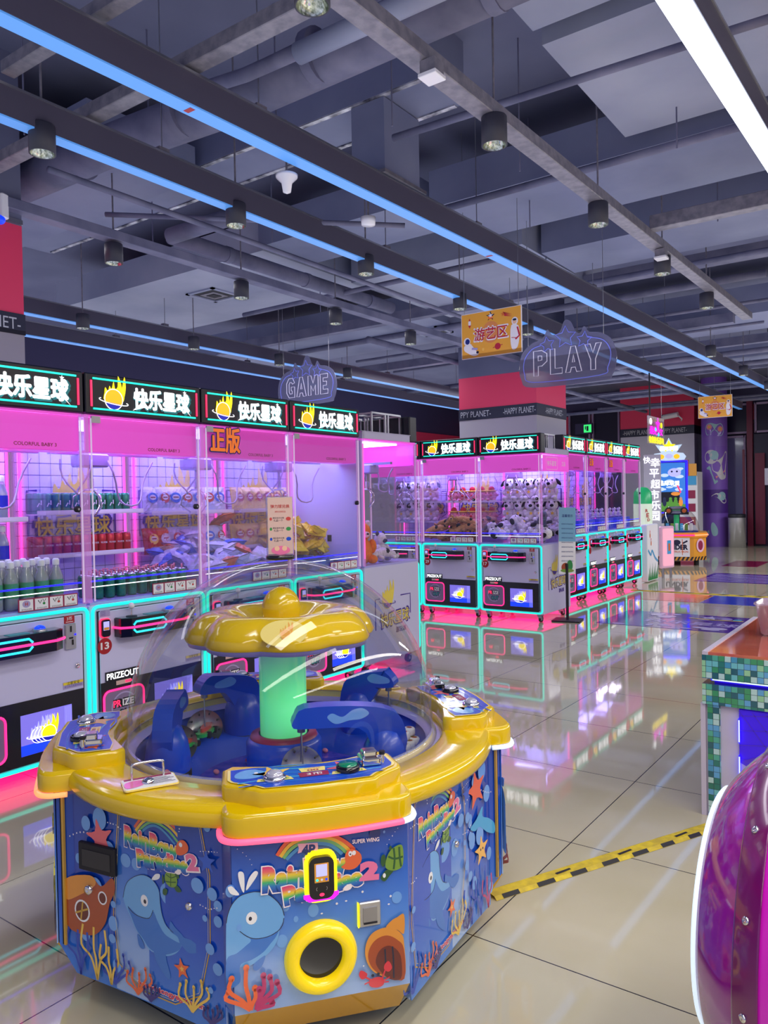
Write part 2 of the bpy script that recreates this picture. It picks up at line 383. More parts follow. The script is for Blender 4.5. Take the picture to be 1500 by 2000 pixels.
class MB:
    def __init__(self, M=None):
        self.v = []; self.f = []; self.fm = []; self.sm = []; self.mats = []; self.M = M or Matrix.Identity(4); self.uv = {}
    def mi(self, m):
        if m not in self.mats: self.mats.append(m)
        return self.mats.index(m)
    def add(self, vs, fs, m, smooth=False, M=None, uv=None):
        T = self.M @ M if M is not None else self.M
        o = len(self.v)
        for p in vs: self.v.append(tuple(T @ Vector((p[0], p[1], p[2] if len(p) > 2 else 0))))
        if uv:
            for i, q in enumerate(uv): self.uv[o + i] = q
        k = self.mi(m)
        for f in fs: self.f.append(tuple(i + o for i in f)); self.fm.append(k); self.sm.append(smooth)
        return self
    def box(self, c, s, m, M=None, bev=0.0):
        x, y, z = (q / 2 for q in s)
        if bev:
            b = min(bev, x * .9, y * .9, z * .9)
            T = Matrix.Translation(Vector(c)); T = M @ T if M is not None else T
            prof = rrect(2 * x, 2 * y, b, 3); n = len(prof)
            pin = rrect(2 * x - 2 * b * .6, 2 * y - 2 * b * .6, b * .5, 3)
            vs = [(a, q, -z) for a, q in pin] + [(a, q, -z + b * .6) for a, q in prof] + [(a, q, z - b * .6) for a, q in prof] + [(a, q, z) for a, q in pin]
            fs = [tuple(range(n))[::-1], tuple(range(3 * n, 4 * n))]
            for r in range(3):
                for i in range(n): fs.append((r * n + i, r * n + (i + 1) % n, (r + 1) * n + (i + 1) % n, (r + 1) * n + i))
            return self.add(vs, fs, m, False, T)
        vs = [(c[0] + a * x, c[1] + b * y, c[2] + d * z) for a in (-1, 1) for b in (-1, 1) for d in (-1, 1)]
        fs = [(0, 1, 3, 2), (4, 6, 7, 5), (0, 4, 5, 1), (2, 3, 7, 6), (0, 2, 6, 4), (1, 5, 7, 3)]
        return self.add(vs, fs, m, False, M)
    def prism(self, poly, z0, z1, m, M=None, smooth=False):
        n = len(poly)
        ar = sum(poly[i][0] * poly[(i + 1) % n][1] - poly[(i + 1) % n][0] * poly[i][1] for i in range(n))
        if ar < 0: poly = poly[::-1]
        vs = [(p[0], p[1], z0) for p in poly] + [(p[0], p[1], z1) for p in poly]
        self.add(vs, [(i, (i + 1) % n, n + (i + 1) % n, n + i) for i in range(n)], m, smooth, M)
        self.add(vs, [tuple(range(n))[::-1], tuple(range(n, 2 * n))], m, False, M)
        return self
    def flat(self, poly, z, m, M=None):
        n = len(poly)
        ar = sum(poly[i][0] * poly[(i + 1) % n][1] - poly[(i + 1) % n][0] * poly[i][1] for i in range(n))
        if ar < 0: poly = poly[::-1]
        return self.add([(p[0], p[1], z) for p in poly], [tuple(range(n))], m, False, M)
    def lathe(self, prof, m, n=24, M=None, smooth=True, a0=0, a1=360, f=None):
        full = abs(a1 - a0) >= 359.9; k = n if full else n + 1
        vs = []
        for i in range(k):
            a = R(a0 + (a1 - a0) * i / n); q = f(a) if f else 1.0
            for r, z in prof: vs.append((r * q * math.cos(a), r * q * math.sin(a), z))
        P_ = len(prof); fs = []
        for i in range(n):
            j = (i + 1) % k
            for s in range(P_ - 1):
                fs.append((i * P_ + s, j * P_ + s, j * P_ + s + 1, i * P_ + s + 1))
        return self.add(vs, fs, m, smooth, M)
    def ell(self, c, r, m, M=None, n=16, k=10):
        if not hasattr(r, '__len__'): r = (r, r, r)
        T = Matrix.Translation(Vector(c)) @ Matrix.Diagonal((r[0], r[1], r[2], 1))
        T = M @ T if M is not None else T
        return self.lathe([(max(1e-4, math.sin(math.pi * i / k)), -math.cos(math.pi * i / k)) for i in range(k + 1)], m, n, T)
    def rod(self, p0, p1, r0, m, r1=None, n=12, cap=True):
        p0, p1 = Vector(p0), Vector(p1); d = p1 - p0; r1 = r0 if r1 is None else r1
        M = d.to_track_quat('Z', 'Y').to_matrix().to_4x4(); M.translation = p0
        L = d.length
        self.lathe([(r0, 0), (r1, L)], m, n, M)
        if cap:
            for r, z, rev in ((r0, 0, 1), (r1, L, 0)):
                f = tuple(range(n)); self.add([(r * math.cos(2 * math.pi * i / n), r * math.sin(2 * math.pi * i / n), z) for i in range(n)], [f[::-1] if rev else f], m, False, M)
        return self
    def tube(self, pts, r, m, n=8, closed=False, M=None):
        pts = [Vector(p) if len(p) == 3 else Vector((p[0], p[1], 0)) for p in pts]
        N_ = len(pts); vs = []; fs = []; prev = None
        for i, p in enumerate(pts):
            a = pts[(i - 1) % N_] if closed or i > 0 else p
            b = pts[(i + 1) % N_] if closed or i < N_ - 1 else p
            t = (b - a)
            t = t.normalized() if t.length > 1e-9 else Vector((0, 0, 1))
            if prev is None:
                u = t.orthogonal().normalized()
            else:
                u = prev - t * prev.dot(t)
                u = u.normalized() if u.length > 1e-6 else t.orthogonal().normalized()
            prev = u; w = t.cross(u)
            for k in range(n):
                an = 2 * math.pi * k / n
                vs.append(p + (u * math.cos(an) + w * math.sin(an)) * r)
        for i in range(N_ if closed else N_ - 1):
            j = (i + 1) % N_
            for k in range(n): fs.append((i * n + k, i * n + (k + 1) % n, j * n + (k + 1) % n, j * n + k))
        if not closed: fs += [tuple(range(n))[::-1], tuple(range((N_ - 1) * n, N_ * n))]
        return self.add(vs, fs, m, True, M)
    def stroke(self, pts, w, z, m, M=None, closed=False):
        # flat printed line of width w
        L_, R_ = [], []; n = len(pts)
        for i, p in enumerate(pts):
            a = pts[(i - 1) % n] if closed or i > 0 else p; b = pts[(i + 1) % n] if closed or i < n - 1 else p
            dx, dy = b[0] - a[0], b[1] - a[1]; l = math.hypot(dx, dy) or 1
            nx, ny = -dy / l * w / 2, dx / l * w / 2
            L_.append((p[0] + nx, p[1] + ny, z)); R_.append((p[0] - nx, p[1] - ny, z))
        k = len(L_)
        return self.add(L_ + R_, [(k + i, k + (i + 1) % k, (i + 1) % k, i) for i in range(k if closed else k - 1)], m, False, M)
    def text(self, s, x, y, w, z, m, M=None, bold=0.0, ext=0.0, h=None, rot=0.0, shear=0.0, align='c', uvs=False):
        # lettering fitted to width w (and height h if given), centred at x, y
        if bold and any(ord(q) > 0x2fff for q in s):
            # heavy Chinese lettering: the plain glyphs, shifted a little to each side
            kx = w * bold * .5 / max(1, len(s)); 
            for i in range(8):
                a = R(45 * i); self.text(s, x + kx * math.cos(a), y + kx * math.sin(a), w - 2 * kx, z + .00005 * i, m, M, 0.0, ext, None if h is None else h - 2 * kx, rot, shear)
            return self
        vs, fs = text_geo(s, bold, ext)
        if not vs: return self
        x0 = min(v.x for v in vs); x1 = max(v.x for v in vs); y0 = min(v.y for v in vs); y1 = max(v.y for v in vs)
        sx = w / (x1 - x0); sy = sx if h is None else h / (y1 - y0)
        c_, s_ = math.cos(rot), math.sin(rot); out = []; uv = []
        for v in vs:
            px = (v.x - (x0 + x1) / 2) * sx; py = (v.y - (y0 + y1) / 2) * sy; px += shear * py
            out.append((x + px * c_ - py * s_, y + px * s_ + py * c_, z + v.z * sx)); uv.append(((v.x - x0) / (x1 - x0), (v.y - y0) / (y1 - y0)))
        return self.add(out, fs, m, False, M, uv if uvs else None)
    def star(self, x, y, r, z, m, M=None, rot=0.0, inner=.45, n=5, puff=True):
        pts = []
        for i in range(2 * n):
            a = R(90 + rot + 180 * i / n); q = r if i % 2 == 0 else r * inner
            pts.append((x + q * math.cos(a), y + q * math.sin(a)))
        return self.flat(catmull(pts, True, 3) if puff else pts, z, m, M)
    def disc(self, x, y, rx_, ry_, z, m, M=None, n=20):
        return self.flat([(x + rx_ * math.cos(2 * math.pi * i / n), y + ry_ * math.sin(2 * math.pi * i / n)) for i in range(n)], z, m, M)
    def build(self, name, parent=None, loc=None, rotz=None):
        me = bpy.data.meshes.new(name); me.from_pydata(self.v, [], self.f)
        for k in self.mats: me.materials.append(MATS[k])
        me.polygons.foreach_set('material_index', self.fm); me.polygons.foreach_set('use_smooth', self.sm)
        if self.uv:
            ul = me.uv_layers.new(name='UVMap')
            for lp in me.loops:
                ul.data[lp.index].uv = self.uv.get(lp.vertex_index, (0.5, 0.5))
        me.update()
        o = bpy.data.objects.new(name, me); col.objects.link(o)
        if parent is not None: o.parent = parent
        if loc is not None: o.location = loc
        if rotz is not None: o.rotation_euler = (0, 0, rotz)
        return o
def thing(name, label, cat, loc=(0, 0, 0), rotz=0.0, group=None):
    o = bpy.data.objects.new(name, None); o.empty_display_size = .1; col.objects.link(o)
    o.location = loc; o.rotation_euler = (0, 0, rotz); o['label'] = label; o['category'] = cat
    if group: o['group'] = group
    return o
def tag(o, label, cat, group=None, kind=None):
    o['label'] = label; o['category'] = cat
    if group: o['group'] = group
    if kind: o['kind'] = kind
    return o
def struct(mb, name):
    o = mb.build(name); o['kind'] = 'structure'; return o
def kids(o): return CH.get(o.name, [])
def index_children():
    global CH
    CH = {}
    for o in bpy.data.objects:
        if o.parent: CH.setdefault(o.parent.name, []).append(o)
def dup(root, loc, rotz, label=None, group=None, skip=()):
    r = root.copy(); col.objects.link(r); r.location = loc; r.rotation_euler = (0, 0, rotz) if not hasattr(rotz, '__len__') else rotz
    if label: r['label'] = label
    if group: r['group'] = group
    for ch in CH.get(root.name, []):
        if ch.name.split('.')[0] in skip: continue
        c = ch.copy(); col.objects.link(c); c.parent = r
        for g in CH.get(ch.name, []):
            d = g.copy(); col.objects.link(d); d.parent = c
    return r

# ------------------------------------------------------------------ room shell
b = MB(); b.box((-6, 7, -0.05), (34, 34, 0.1), 'polished_tile'); struct(b, 'floor')
b = MB(); b.box((-6, 9, 4.35), (34, 30, 0.1), 'ceiling_grey'); struct(b, 'ceiling')
# far wall at y = 21.4: dark and red frieze, maroon posts and doors
b = MB()
b.box((-15, 21.7, 1.6), (12, 0.2, 3.2), 'wall_lilac'); b.box((-15, 21.69, 3.5), (12, 0.2, 0.7), 'pillar_red'); b.box((-15, 21.69, 4.1), (12, .2, .5), 'wall_dark')
b.box((-8.05, 21.7, 2.2), (1.95, 0.2, 4.3), 'wall_dark'); b.box((-8.05, 21.58, 3.42), (1.95, .05, .5), 'pillar_red')
b.box((1, 21.75, 3.75), (12.2, 0.2, 1.2), 'wall_dark'); b.box((1, 21.64, 3.42), (12.2, .05, .38), 'pillar_red')
struct(b, 'wall_far')
b = MB(); b.box((8.0, 8, 2.15), (.2, 27, 4.3), 'wall_lilac'); b.box((7.88, 8, 3.4), (.05, 27, .8), 'pillar_red'); struct(b, 'wall_right')
b = MB(); b.box((-3, 23.3, 2.15), (19, .1, 4.3), 'wall_dark'); struct(b, 'wall_back')
b = MB(); b.box((-12.5, 10, 2.15), (0.2, 24, 4.3), 'wall_dark'); b.box((-12.38, 10, 3.0), (.05, 24, .6), 'pillar_red'); b.box((-12.38, 10, 1.3), (.04, 24, 2.6), 'wall_lilac'); struct(b, 'wall_left')
# white block with the red band, right of the doors
b = MB()
b.box((-6.25, 22.0, 1.47), (1.95, 1.6, 2.94), 'wall_lilac'); b.box((-6.25, 21.99, 3.05), (1.96, 1.62, .22), 'band_black'); b.box((-6.25, 22.0, 3.75), (1.95, 1.6, 1.2), 'pillar_red')
Mf = frame_m((-6.25, 21.175, 3.05), (0, -1, 0))
b.text('-HAPPY PLANET-', -.5, 0, .8, 0.003, 'band_text', Mf, h=.12); b.text('-HAPPY PLANET-', .42, 0, .75, 0.003, 'band_text', Mf, h=.12)
struct(b, 'wall_block')
# framed dark windows over the doors, glass front and maroon door
def win(n, x0, x1, z0, z1, y, fm, gm, t=.05):
    b = MB(); b.box(((x0 + x1) / 2, y + .06, (z0 + z1) / 2), (x1 - x0 - t, .03, z1 - z0 - t), gm)
    for x in (x0, x1): b.box((x, y + .03, (z0 + z1) / 2), (t, .08, z1 - z0 + t), fm)
    for z in (z0, z1): b.box(((x0 + x1) / 2, y + .03, z), (x1 - x0, .08, t), fm)
    o = b.build(n); o['kind'] = 'structure'; return o
mat('glass_room', (96, 92, 140), 0.15, coat=.3)
win('window_1', -4.62, -4.02, 2.9, 3.62, 21.5, 'frame_lilac', 'door_black'); win('window_2', -3.86, -2.9, 2.9, 3.62, 21.5, 'frame_lilac', 'door_black')
win('window_3', -8.8, -8.2, 2.6, 3.75, 21.42, 'frame_lilac', 'door_black'); win('window_4', -8.1, -7.35, 2.6, 3.75, 21.42, 'frame_lilac', 'door_black')
win('window_5', -4.62, -4.12, 0.1, 2.8, 21.5, 'frame_lilac', 'glass_room')
b = MB(); b.box((-3.98, 21.45, 1.9), (.13, .16, 3.8), 'door_maroon'); struct(b, 'trim_1')
b = MB(); b.box((-3.2, 21.5, 1.42), (1.4, .08, 2.84), 'door_black'); b.box((-3.75, 21.42, 1.2), (.22, .1, 2.3), 'door_maroon'); b.box((-3.52, 21.40, 1.75), (.3, .05, .42), 'brushed')
for z in (.5, 2.3): b.box((-4.1, 21.30, z), (.04, .12, .03), 'door_maroon')
b.box((-4.1, 21.25, 1.4), (.05, .04, 2.1), 'door_maroon')
struct(b, 'door_1')
b = MB(); b.box((4, 21.5, 1.4), (10, .1, 2.8), 'door_black'); struct(b, 'door_2')
# round purple column with printed astronaut motifs
b = MB(Matrix.Translation((-4.76, 21.1, 0)))
b.lathe([(.31, 0), (.31, .85)], 'column_purple', 40); b.lathe([(.31, .85), (.31, 1.45)], 'column_purple_dark', 40)
b.lathe([(.31, 1.45), (.31, 2.55)], 'column_purple', 40); b.lathe([(.31, 2.55), (.31, 2.8)], 'column_purple_light', 40); b.lathe([(.31, 2.8), (.31, 4.3)], 'column_purple', 40)
struct(b, 'wall_column')
Mc = frame_m((-4.76, 21.1, 0), (4.5, -21.1, 0))
def wrap(pts, r=.312):
    # flat print wrapped round the column
    return [Mc @ Vector((r * math.sin(p[0] / r), p[1], r * math.cos(p[0] / r))) for p in pts]
o = MB()
def wp(pts, m, k=4, r=.312):
    q = catmull(pts, True, k); cx = sum(p[0] for p in q) / len(q); cy = sum(p[1] for p in q) / len(q)
    vs = wrap([(cx, cy)] + q, r); n = len(q)
    o.add([tuple(v) for v in vs], [(0, i + 1, (i + 1) % n + 1) for i in range(n)], m)
def circ(x, y, rx_, ry_, n=10): return [(x + rx_ * math.cos(2 * math.pi * i / n), y + ry_ * math.sin(2 * math.pi * i / n)) for i in range(n)]
wp([(-.22, 2.97), (-.19, 3.1), (-.08, 3.14), (.06, 3.1), (.17, 3.12), (.24, 3.0), (.22, 2.85), (.14, 2.8), (.08, 2.93), (-.02, 2.97), (-.1, 2.86), (-.18, 2.84)], 'column_bluegrey', 3, .313)
wp(circ(-.12, 3.04, .07, .07), 'plush_pink', 2, .3145); wp(circ(.15, 2.98, .07, .07), 'plush_pink', 2, .3145); wp(circ(-.12, 3.04, .03, .03), 'plush_yellow', 2, .316); wp(circ(.15, 2.98, .03, .03), 'plush_yellow', 2, .316)
wp(circ(-.08, 2.28, .17, .18), 'astro', 2, .313); wp(circ(-.01, 2.32, .11, .12), 'column_bluegrey', 2, .3145)
wp([(-.05, 2.15), (.1, 2.2), (.22, 2.3), (.3, 2.42), (.36, 2.35), (.3, 1.95), (.3, 1.75), (.15, 1.7), (.05, 1.85), (-.05, 1.95)], 'astro', 3, .3135)
wp([(-.2, 2.0), (-.12, 2.06), (.08, 1.65), (.0, 1.58)], 'column_bluegrey', 1, .315); wp([(.02, 1.78), (.28, 1.95), (.28, 1.9), (.04, 1.73)], 'plush_pink', 1, .316)
wp([(-.08, 1.28), (.05, 1.25), (.2, 1.1), (.3, 1.12), (.3, 1.2), (.2, 1.32), (.05, 1.36), (-.02, 1.33)], 'astro', 3, .313); wp(circ(.18, 1.28, .11, .11), 'column_bluegrey', 2, .3145)
wp([(-.1, .45), (-.08, .6), (-.02, .6), (.06, .45), (.05, .3), (-.05, .28)], 'column_bluegrey', 3, .313); wp([(-.28, .4), (-.15, .42), (-.14, .3), (-.26, .25)], 'column_bluegrey', 1, .313)
oo = o.build('column_print'); oo['kind'] = 'structure'

# square pillars: white below, black lettered band, red above
def pillar(x0, x1, y0, y1, zb0, zb1, zr1, n):
    b = MB(); cx, cy, w, d = (x0 + x1) / 2, (y0 + y1) / 2, x1 - x0, y1 - y0
    b.box((cx, cy, zb0 / 2), (w, d, zb0), 'pillar_white'); b.box((cx, cy, (zb0 + zb1) / 2), (w + .012, d + .012, zb1 - zb0), 'band_black')
    b.box((cx, cy, (zb1 + zr1) / 2), (w, d, zr1 - zb1), 'pillar_red'); b.box((cx, cy, (zr1 + 4.3) / 2), (w, d, 4.3 - zr1), 'ceiling_grey')
    zt = (zb0 + zb1) / 2
    Mx = frame_m((x1 + .008, y1, zt), (1, 0, 0)); My = frame_m((x0, y0 - .008, zt), (0, -1, 0))
    return b, Mx, My
b, Mx, My = pillar(-6.1, -4.9, 1.72, 2.765, 2.475, 2.61, 3.19, 'pillar')
b.text('-HAPPY PLANET-', -.36, 0, .66, 0.002, 'band_text', Mx, h=.075)
b.box((-4.9, 2.24, 3.21), (.03, 1.05, .03), 'steel')
struct(b, 'wall_pillar')
b, Mx, My = pillar(-5.825, -4.585, 10.0, 11.04, 2.495, 2.66, 3.12, 'pillar')
b.text('PPY PLANET-', .28, 0, .5, 0.002, 'band_text', My, h=.085); b.text('-HAPPY PLANET-', .98, 0, .5, 0.002, 'band_text', My, h=.085)
b.text('-HAPPY PLANET-', -.45, 0, .62, 0.002, 'band_text', Mx, h=.085)
struct(b, 'wall_pillar')
# exit light on the far wall
o = thing('exit_sign', 'small glowing green exit sign on the far wall left of the white block', 'sign', (-8.33, 21.35, 3.27))
b = MB(); b.box((0, 0, 0), (.5, .08, .3), 'wall_dark'); b.build('housing', o)
b = MB(); Mf = frame_m((.12, -.042, 0), (0, -1, 0)); b.box((.12, -.04, 0), (.22, .01, .22), 'exit_green'); b.box((.12, -.047, 0), (.06, .005, .14), 'wall_dark'); b.box((.06, -.047, .02), (.03, .005, .1), 'wall_dark'); b.build('lit_panel', o)
# ------------------------------------------------------------------ claw machines
WH = 0.3795          # half width
HT = '快乐星球'
def planet(b, M, x, y, s, z, body='logo_yellow', low='logo_blue', fl='logo_yellow', ring='text_lit'):
    # flaming planet emblem with its ring
    fp = [(-.54, -.1), (-.56, .3), (-.5, .62), (-.34, .42), (-.24, .72), (-.12, .56), (.02, .98), (.1, .6), (.26, .72), (.3, 1.3), (.5, .85), (.52, .62), (.7, 1.3), (.78, .75), (.68, .2), (.5, -.1)]
    b.flat([(x + p[0] * s, y + p[1] * s) for p in catmull(fp, True, 3)], z, fl, M)
    b.disc(x, y, .58 * s, .58 * s, z + .0006, ring if body != 'yellow_text' else body, M, 28)
    b.disc(x, y, .53 * s, .53 * s, z + .001, body, M, 28)
    b.flat([(x + .53 * s * math.cos(R(a)), y + .53 * s * math.sin(R(a))) for a in range(196, 333, 8)], z + .0015, low, M)
    rg = [(x + .9 * s * math.cos(R(a)), y - .12 * s + .13 * s * math.sin(R(a)) - .1 * s * math.cos(R(a))) for a in range(150, 391, 12)]
    b.stroke(rg, .045 * s, z + .002, ring, M)
F0 = frame_m((0, 0, 0), (0, -1, 0))      # facing surfaces toward the player: x right, y up, z toward the player
def rounded_loop(w, h, r, cx, cy, y):
    return [(p[0], y, p[1]) for p in rrect(w, h, r, 4, cx, cy)]
def make_machine():
    t = thing('claw_machine', 'proto', 'claw machine')
    b = MB(); b.box((0, .375, .4625), (.757, .744, .745), 'cabinet_white', bev=.012); b.build('cabinet', t)
    b = MB(); b.box((0, -.001, .465), (.68, .012, .67), 'black_gloss'); b.box((0, -.004, .466), (.668, .014, .66), 'panel_white', bev=.004)
    d = b.build('front_door', t)
    b = MB(); b.box((0, -.0125, .2725), (.668, .004, .305), 'black_gloss'); b.build('lower_panel', t)
    b = MB(); b.tube(rounded_loop(.735, .722, .03, 0, .4635, -.008), .0085, 'neon_teal', 8, True); b.build('neon_frame', t)
    # prize hatch
    hx, hz = -.2, .27
    b = MB(F0); b.prism(rrect(.235, .2, .025, 4, hx, hz), .012, .018, 'hatch_grey')
    b.stroke([(hx + .075 * math.cos(R(a)), hz + .01 + .075 * math.sin(R(a))) for a in range(20, 340, 12)], .008, .0185, 'bg_lilac')
    b.text('PRIZE', hx, hz + .032, .135, .0187, 'black_gloss', bold=.09, h=.047); b.text('PR', hx - .043, hz + .032, .048, .0195, 'neon_red', bold=.03, h=.036); b.text('IZE', hx + .024, hz + .032, .07, .0195, 'sticker_white', bold=.03, h=.036)
    b.text('OUT', hx + .012, hz - .026, .095, .0187, 'black_gloss', bold=.09, h=.05); b.text('OUT', hx + .012, hz - .026, .085, .0195, 'teal_text', bold=.03, h=.038)
    h = b.build('prize_hatch', t)
    b = MB(); b.tube(rounded_loop(.245, .215, .035, hx, hz, -.02), .006, 'neon_pink', 8, True); b.build('neon_ring', h)
    # screen with the planet emblem repeated in a trail
    b = MB(F0); b.box((.13, .262, .013), (.265, .195, .004), 'screen_blue'); b.box((.13, .19, .0152), (.265, .05, .001), 'button_blue')
    for i in range(7): b.stroke([(.225 + i * .006, .17), (.225 + i * .006, .355)], .0015, .0158, 'screen_pale')
    for i in range(4): planet(b, None, .085 + .016 * i, .25, .068, .016 + .0028 * i, 'logo_yellow' if i == 3 else 'screen_pale', 'logo_blue', 'logo_yellow' if i == 3 else 'screen_pale')
    b.build('display_screen', t)
    b = MB(F0); b.box((-.205, .452, .012), (.205, .05, .012), 'black_gloss'); b.text('PRIZEOUT', -.205, .452, .195, .0195, 'neon_white', bold=.02, h=.034)
    b.build('lit_lettering', t)
    b = MB(F0); b.box((-.2, .41, .016), (.09, .022, .002), 'cream_card'); b.box((-.17, .41, .0175), (.04, .012, .001), 'neon_red'); b.build('sticker', t)
    # control console
    b = MB(); pl = [(-.245, 0), (-.245, -.07), (-.2, -.1), (.14, -.1), (.19, -.07), (.19, 0)]
    b.prism(pl, .655, .752, 'black_gloss'); b.prism([(p[0] * .97 - .001, p[1] * .97) for p in pl], .752, .755, 'console_top')
    b.box((-.03, -.055, .756), (.1, .05, .002), 'teal_text')
    cns = b.build('control_console', t)
    b = MB(); b.tube([(-.252, .0, .705), (-.248, -.074, .705), (-.2, -.106, .705), (.14, -.106, .705), (.196, -.074, .705), (.205, -.06, .705)], .0065, 'neon_pink'); b.build('neon_line', cns)
    for s in (1, -1):
        b = MB(); b.tube([(-.19, -.104, .705 + s * .012), (-.175, -.104, .705 + s * .028), (.0, -.104, .705 + s * .028), (.018, -.104, .705 + s * .01)], .0055, 'neon_cyan'); b.build('neon_bracket', cns)
    b = MB(); b.rod((-.165, -.05, .755), (-.165, -.05, .8), .004, 'chrome'); b.lathe([(.03, .0), (.028, .004), (.0, .005)], 'black_matte', 20, Matrix.Translation((-.165, -.05, .755))); b.ell((-.165, -.05, .812), .017, 'white_plastic'); b.build('joystick', cns)
    b = MB(); b.lathe([(.033, 0), (.033, .008), (.026, .01)], 'steel', 20, Matrix.Translation((.085, -.05, .755))); b.ell((.085, -.05, .765), (.026, .026, .017), 'button_blue'); b.build('push_button', cns)
    # card reader with its glowing surround, badge, coin slot
    b = MB(F0); b.prism(rrect(.062, .1, .018, 4, -.305, .71), .011, .02, 'neon_red'); b.prism(rrect(.05, .09, .014, 4, -.305, .71), .02, .03, 'black_gloss')
    b.box((-.305, .722, .0305), (.034, .045, .001), 'screen_pale'); b.box((-.305, .708, .0312), (.03, .014, .001), 'sign_orange'); b.build('card_reader', t)
    b = MB(F0); b.prism([(-.305 + .042 * math.cos(R(a)), .615 + .042 * math.sin(R(a))) for a in range(0, 360, 12)], .011, .0125, 'red_badge'); b.build('number_badge', t)
    b = MB(F0); b.box((.262, .697, .018), (.058, .125, .014), 'brushed', bev=.004); b.box((.262, .735, .026), (.008, .03, .003), 'black_matte'); b.box((.262, .69, .026), (.02, .008, .003), 'black_matte'); b.box((.27, .668, .026), (.008, .026, .004), 'black_matte', Matrix.Rotation(0, 4, 'Z')); b.box((.285, .705, .026), (.008, .008, .003), 'neon_blue')
    b.build('coin_slot', t)
    b = MB(F0); b.box((.262, .782, .0125), (.056, .038, .002), 'red_badge'); b.text('3币', .262, .786, .03, .014, 'sticker_white', bold=.02); b.stroke([(.242, .77), (.282, .77)], .003, .014, 'sticker_white'); b.build('price_label', t)
    b = MB(F0); b.lathe([(.012, .011), (.012, .018), (.004, .018), (.004, .014)], 'chrome', 16, Matrix.Translation((.3, .545, 0))); b.build('lock', t)
    b = MB(F0); b.box((.275, .455, .012), (.11, .034, .002), 'bg_lilac'); b.box((.275, .464, .0135), (.108, .013, .001), 'sticker_yellow'); b.text('注意安全', .275, .464, .07, .0145, 'black_gloss'); b.text('非工作人员请勿开启', .275, .448, .095, .0135, 'purple_text'); b.build('warning_sticker', t)
    b = MB(F0); b.box((-.3, .785, .0115), (.06, .034, .001), 'bg_lilac')
    for i in range(4): b.stroke([(-.325, .797 - i * .007), (-.297, .797 - i * .007)], .0015, .0125, 'purple_text')
    b.build('notice_card', t)
    for x in (-.31, .31):
        for y in (.07, .66):
            b = MB(); b.box((x, y, .078), (.05, .06, .02), 'steel'); b.prism([(-.03, .07), (.02, .07), (.028, .025), (.008, .02)], -.016, .016, 'steel', Matrix.Translation((x, y, 0)) @ Matrix.Rotation(R(90), 4, 'X') @ Matrix.Rotation(0, 4, 'Y'))
            b.rod((x - .014, y + .015, .034), (x + .014, y + .015, .034), .033, 'rubber', n=18); b.rod((x - .018, y + .015, .034), (x + .018, y + .015, .034), .012, 'chrome', n=12); b.build('caster', t)
    b = MB(); b.box((0, .375, .086), (.7, .66, .006), 'underglow'); b.build('underglow_strip', t)
    # showcase
    b = MB(); b.box((0, .375, .842), (.745, .735, .012), 'lavender'); b.build('tray', t)
    b = MB(); b.box((0, .735, 1.33), (.73, .012, .97), 'wall_inner')
    Mi = frame_m((0, .728, 0), (0, -1, 0))
    for i in range(11): b.stroke([(-.35 + i * .07, .86), (-.35 + i * .07, 1.8)], .0028, .0005, 'grid_line', Mi)
    for i in range(13): b.stroke([(-.36, .9 + i * .07), (.36, .9 + i * .07)], .0028, .0005, 'grid_line', Mi)
    planet(b, Mi, -.02, 1.36, .2, .001, 'yellow_text', 'yellow_text', 'yellow_text', 'yellow_text')
    b.stroke([(-.29, 1.14), (-.29, 1.44), (-.23, 1.44)], .012, .0012, 'purple_text', Mi); b.stroke([(.2, 1.44), (.29, 1.44), (.29, 1.16), (.22, 1.12)], .012, .0012, 'purple_text', Mi)
    b.text(HT, .0, 1.225, .54, .004, 'purple_text', Mi, bold=.07, h=.145); b.text(HT, .0, 1.225, .5, .006, 'yellow_text', Mi, bold=.035, h=.12)
    b.text('STAR', .06, 1.13, .12, .004, 'yellow_text', Mi, bold=.03); b.text('游玩城', .12, 1.085, .12, .004, 'purple_text', Mi, bold=.04)
    b.build('back_panel', t)
    b = MB(); b.box((0, .38, 1.81), (.745, .73, .012), 'pink_valance'); b.box((0, .4, 1.8), (.56, .5, .012), 'cab_lamp'); b.build('lamp_panel', t)
    for x in (-.345, .345):
        b = MB(); b.rod((x, .7, .9), (x, .7, 1.78), .0075, 'pink_tube', n=8); b.build('neon_tube', t)
    b = MB(); b.box((0, .03, 1.715), (.73, .012, .175), 'pink_valance'); b.prism([(-.36, .035), (.36, .035), (.36, .2), (-.1, .12), (-.36, .06)], 1.625, 1.633, 'pink_valance')
    b.text('COLORFUL BABY 3', .13, 1.652, .22, .0, 'maroon', frame_m((0, .0235, 0), (0, -1, 0)), bold=.02, h=.018); b.build('valance', t)
    for x in (-.368, .368):
        for y in (.012, .735):
            b = MB(); b.box((x, y, 1.33), (.02, .02, .97), 'acrylic_post', bev=.004); b.build('corner_post', t)
    b = MB(); b.box((0, -.002, 1.325), (.716, .004, .95), 'glass_clear'); g = b.build('front_glass', t)
    b = MB(); 
    for x in (-.352, .352): b = MB(); b.box((x, -.007, 1.325), (.006, .006, .94), 'acrylic_edge'); b.build('glass_edge', g)
    b = MB(); b.box((-.325, -.008, 1.79), (.05, .01, .035), 'steel'); b.build('hinge', g)
    b = MB(F0); b.lathe([(.016, 0), (.016, .016), (.006, .018)], 'black_matte', 14, Matrix.Translation((.325, 1.33, 0))); b.rod((.325, 1.33, .016), (.325, 1.33, .022), .006, 'chrome'); b.build('glass_lock', g)
    for s, nm in ((-1, 'side_glass'), (1, 'side_glass')):
        b = MB(); b.box((s * .3765, .375, 1.325), (.003, .7, .95), 'glass_side'); b.build(nm, t)
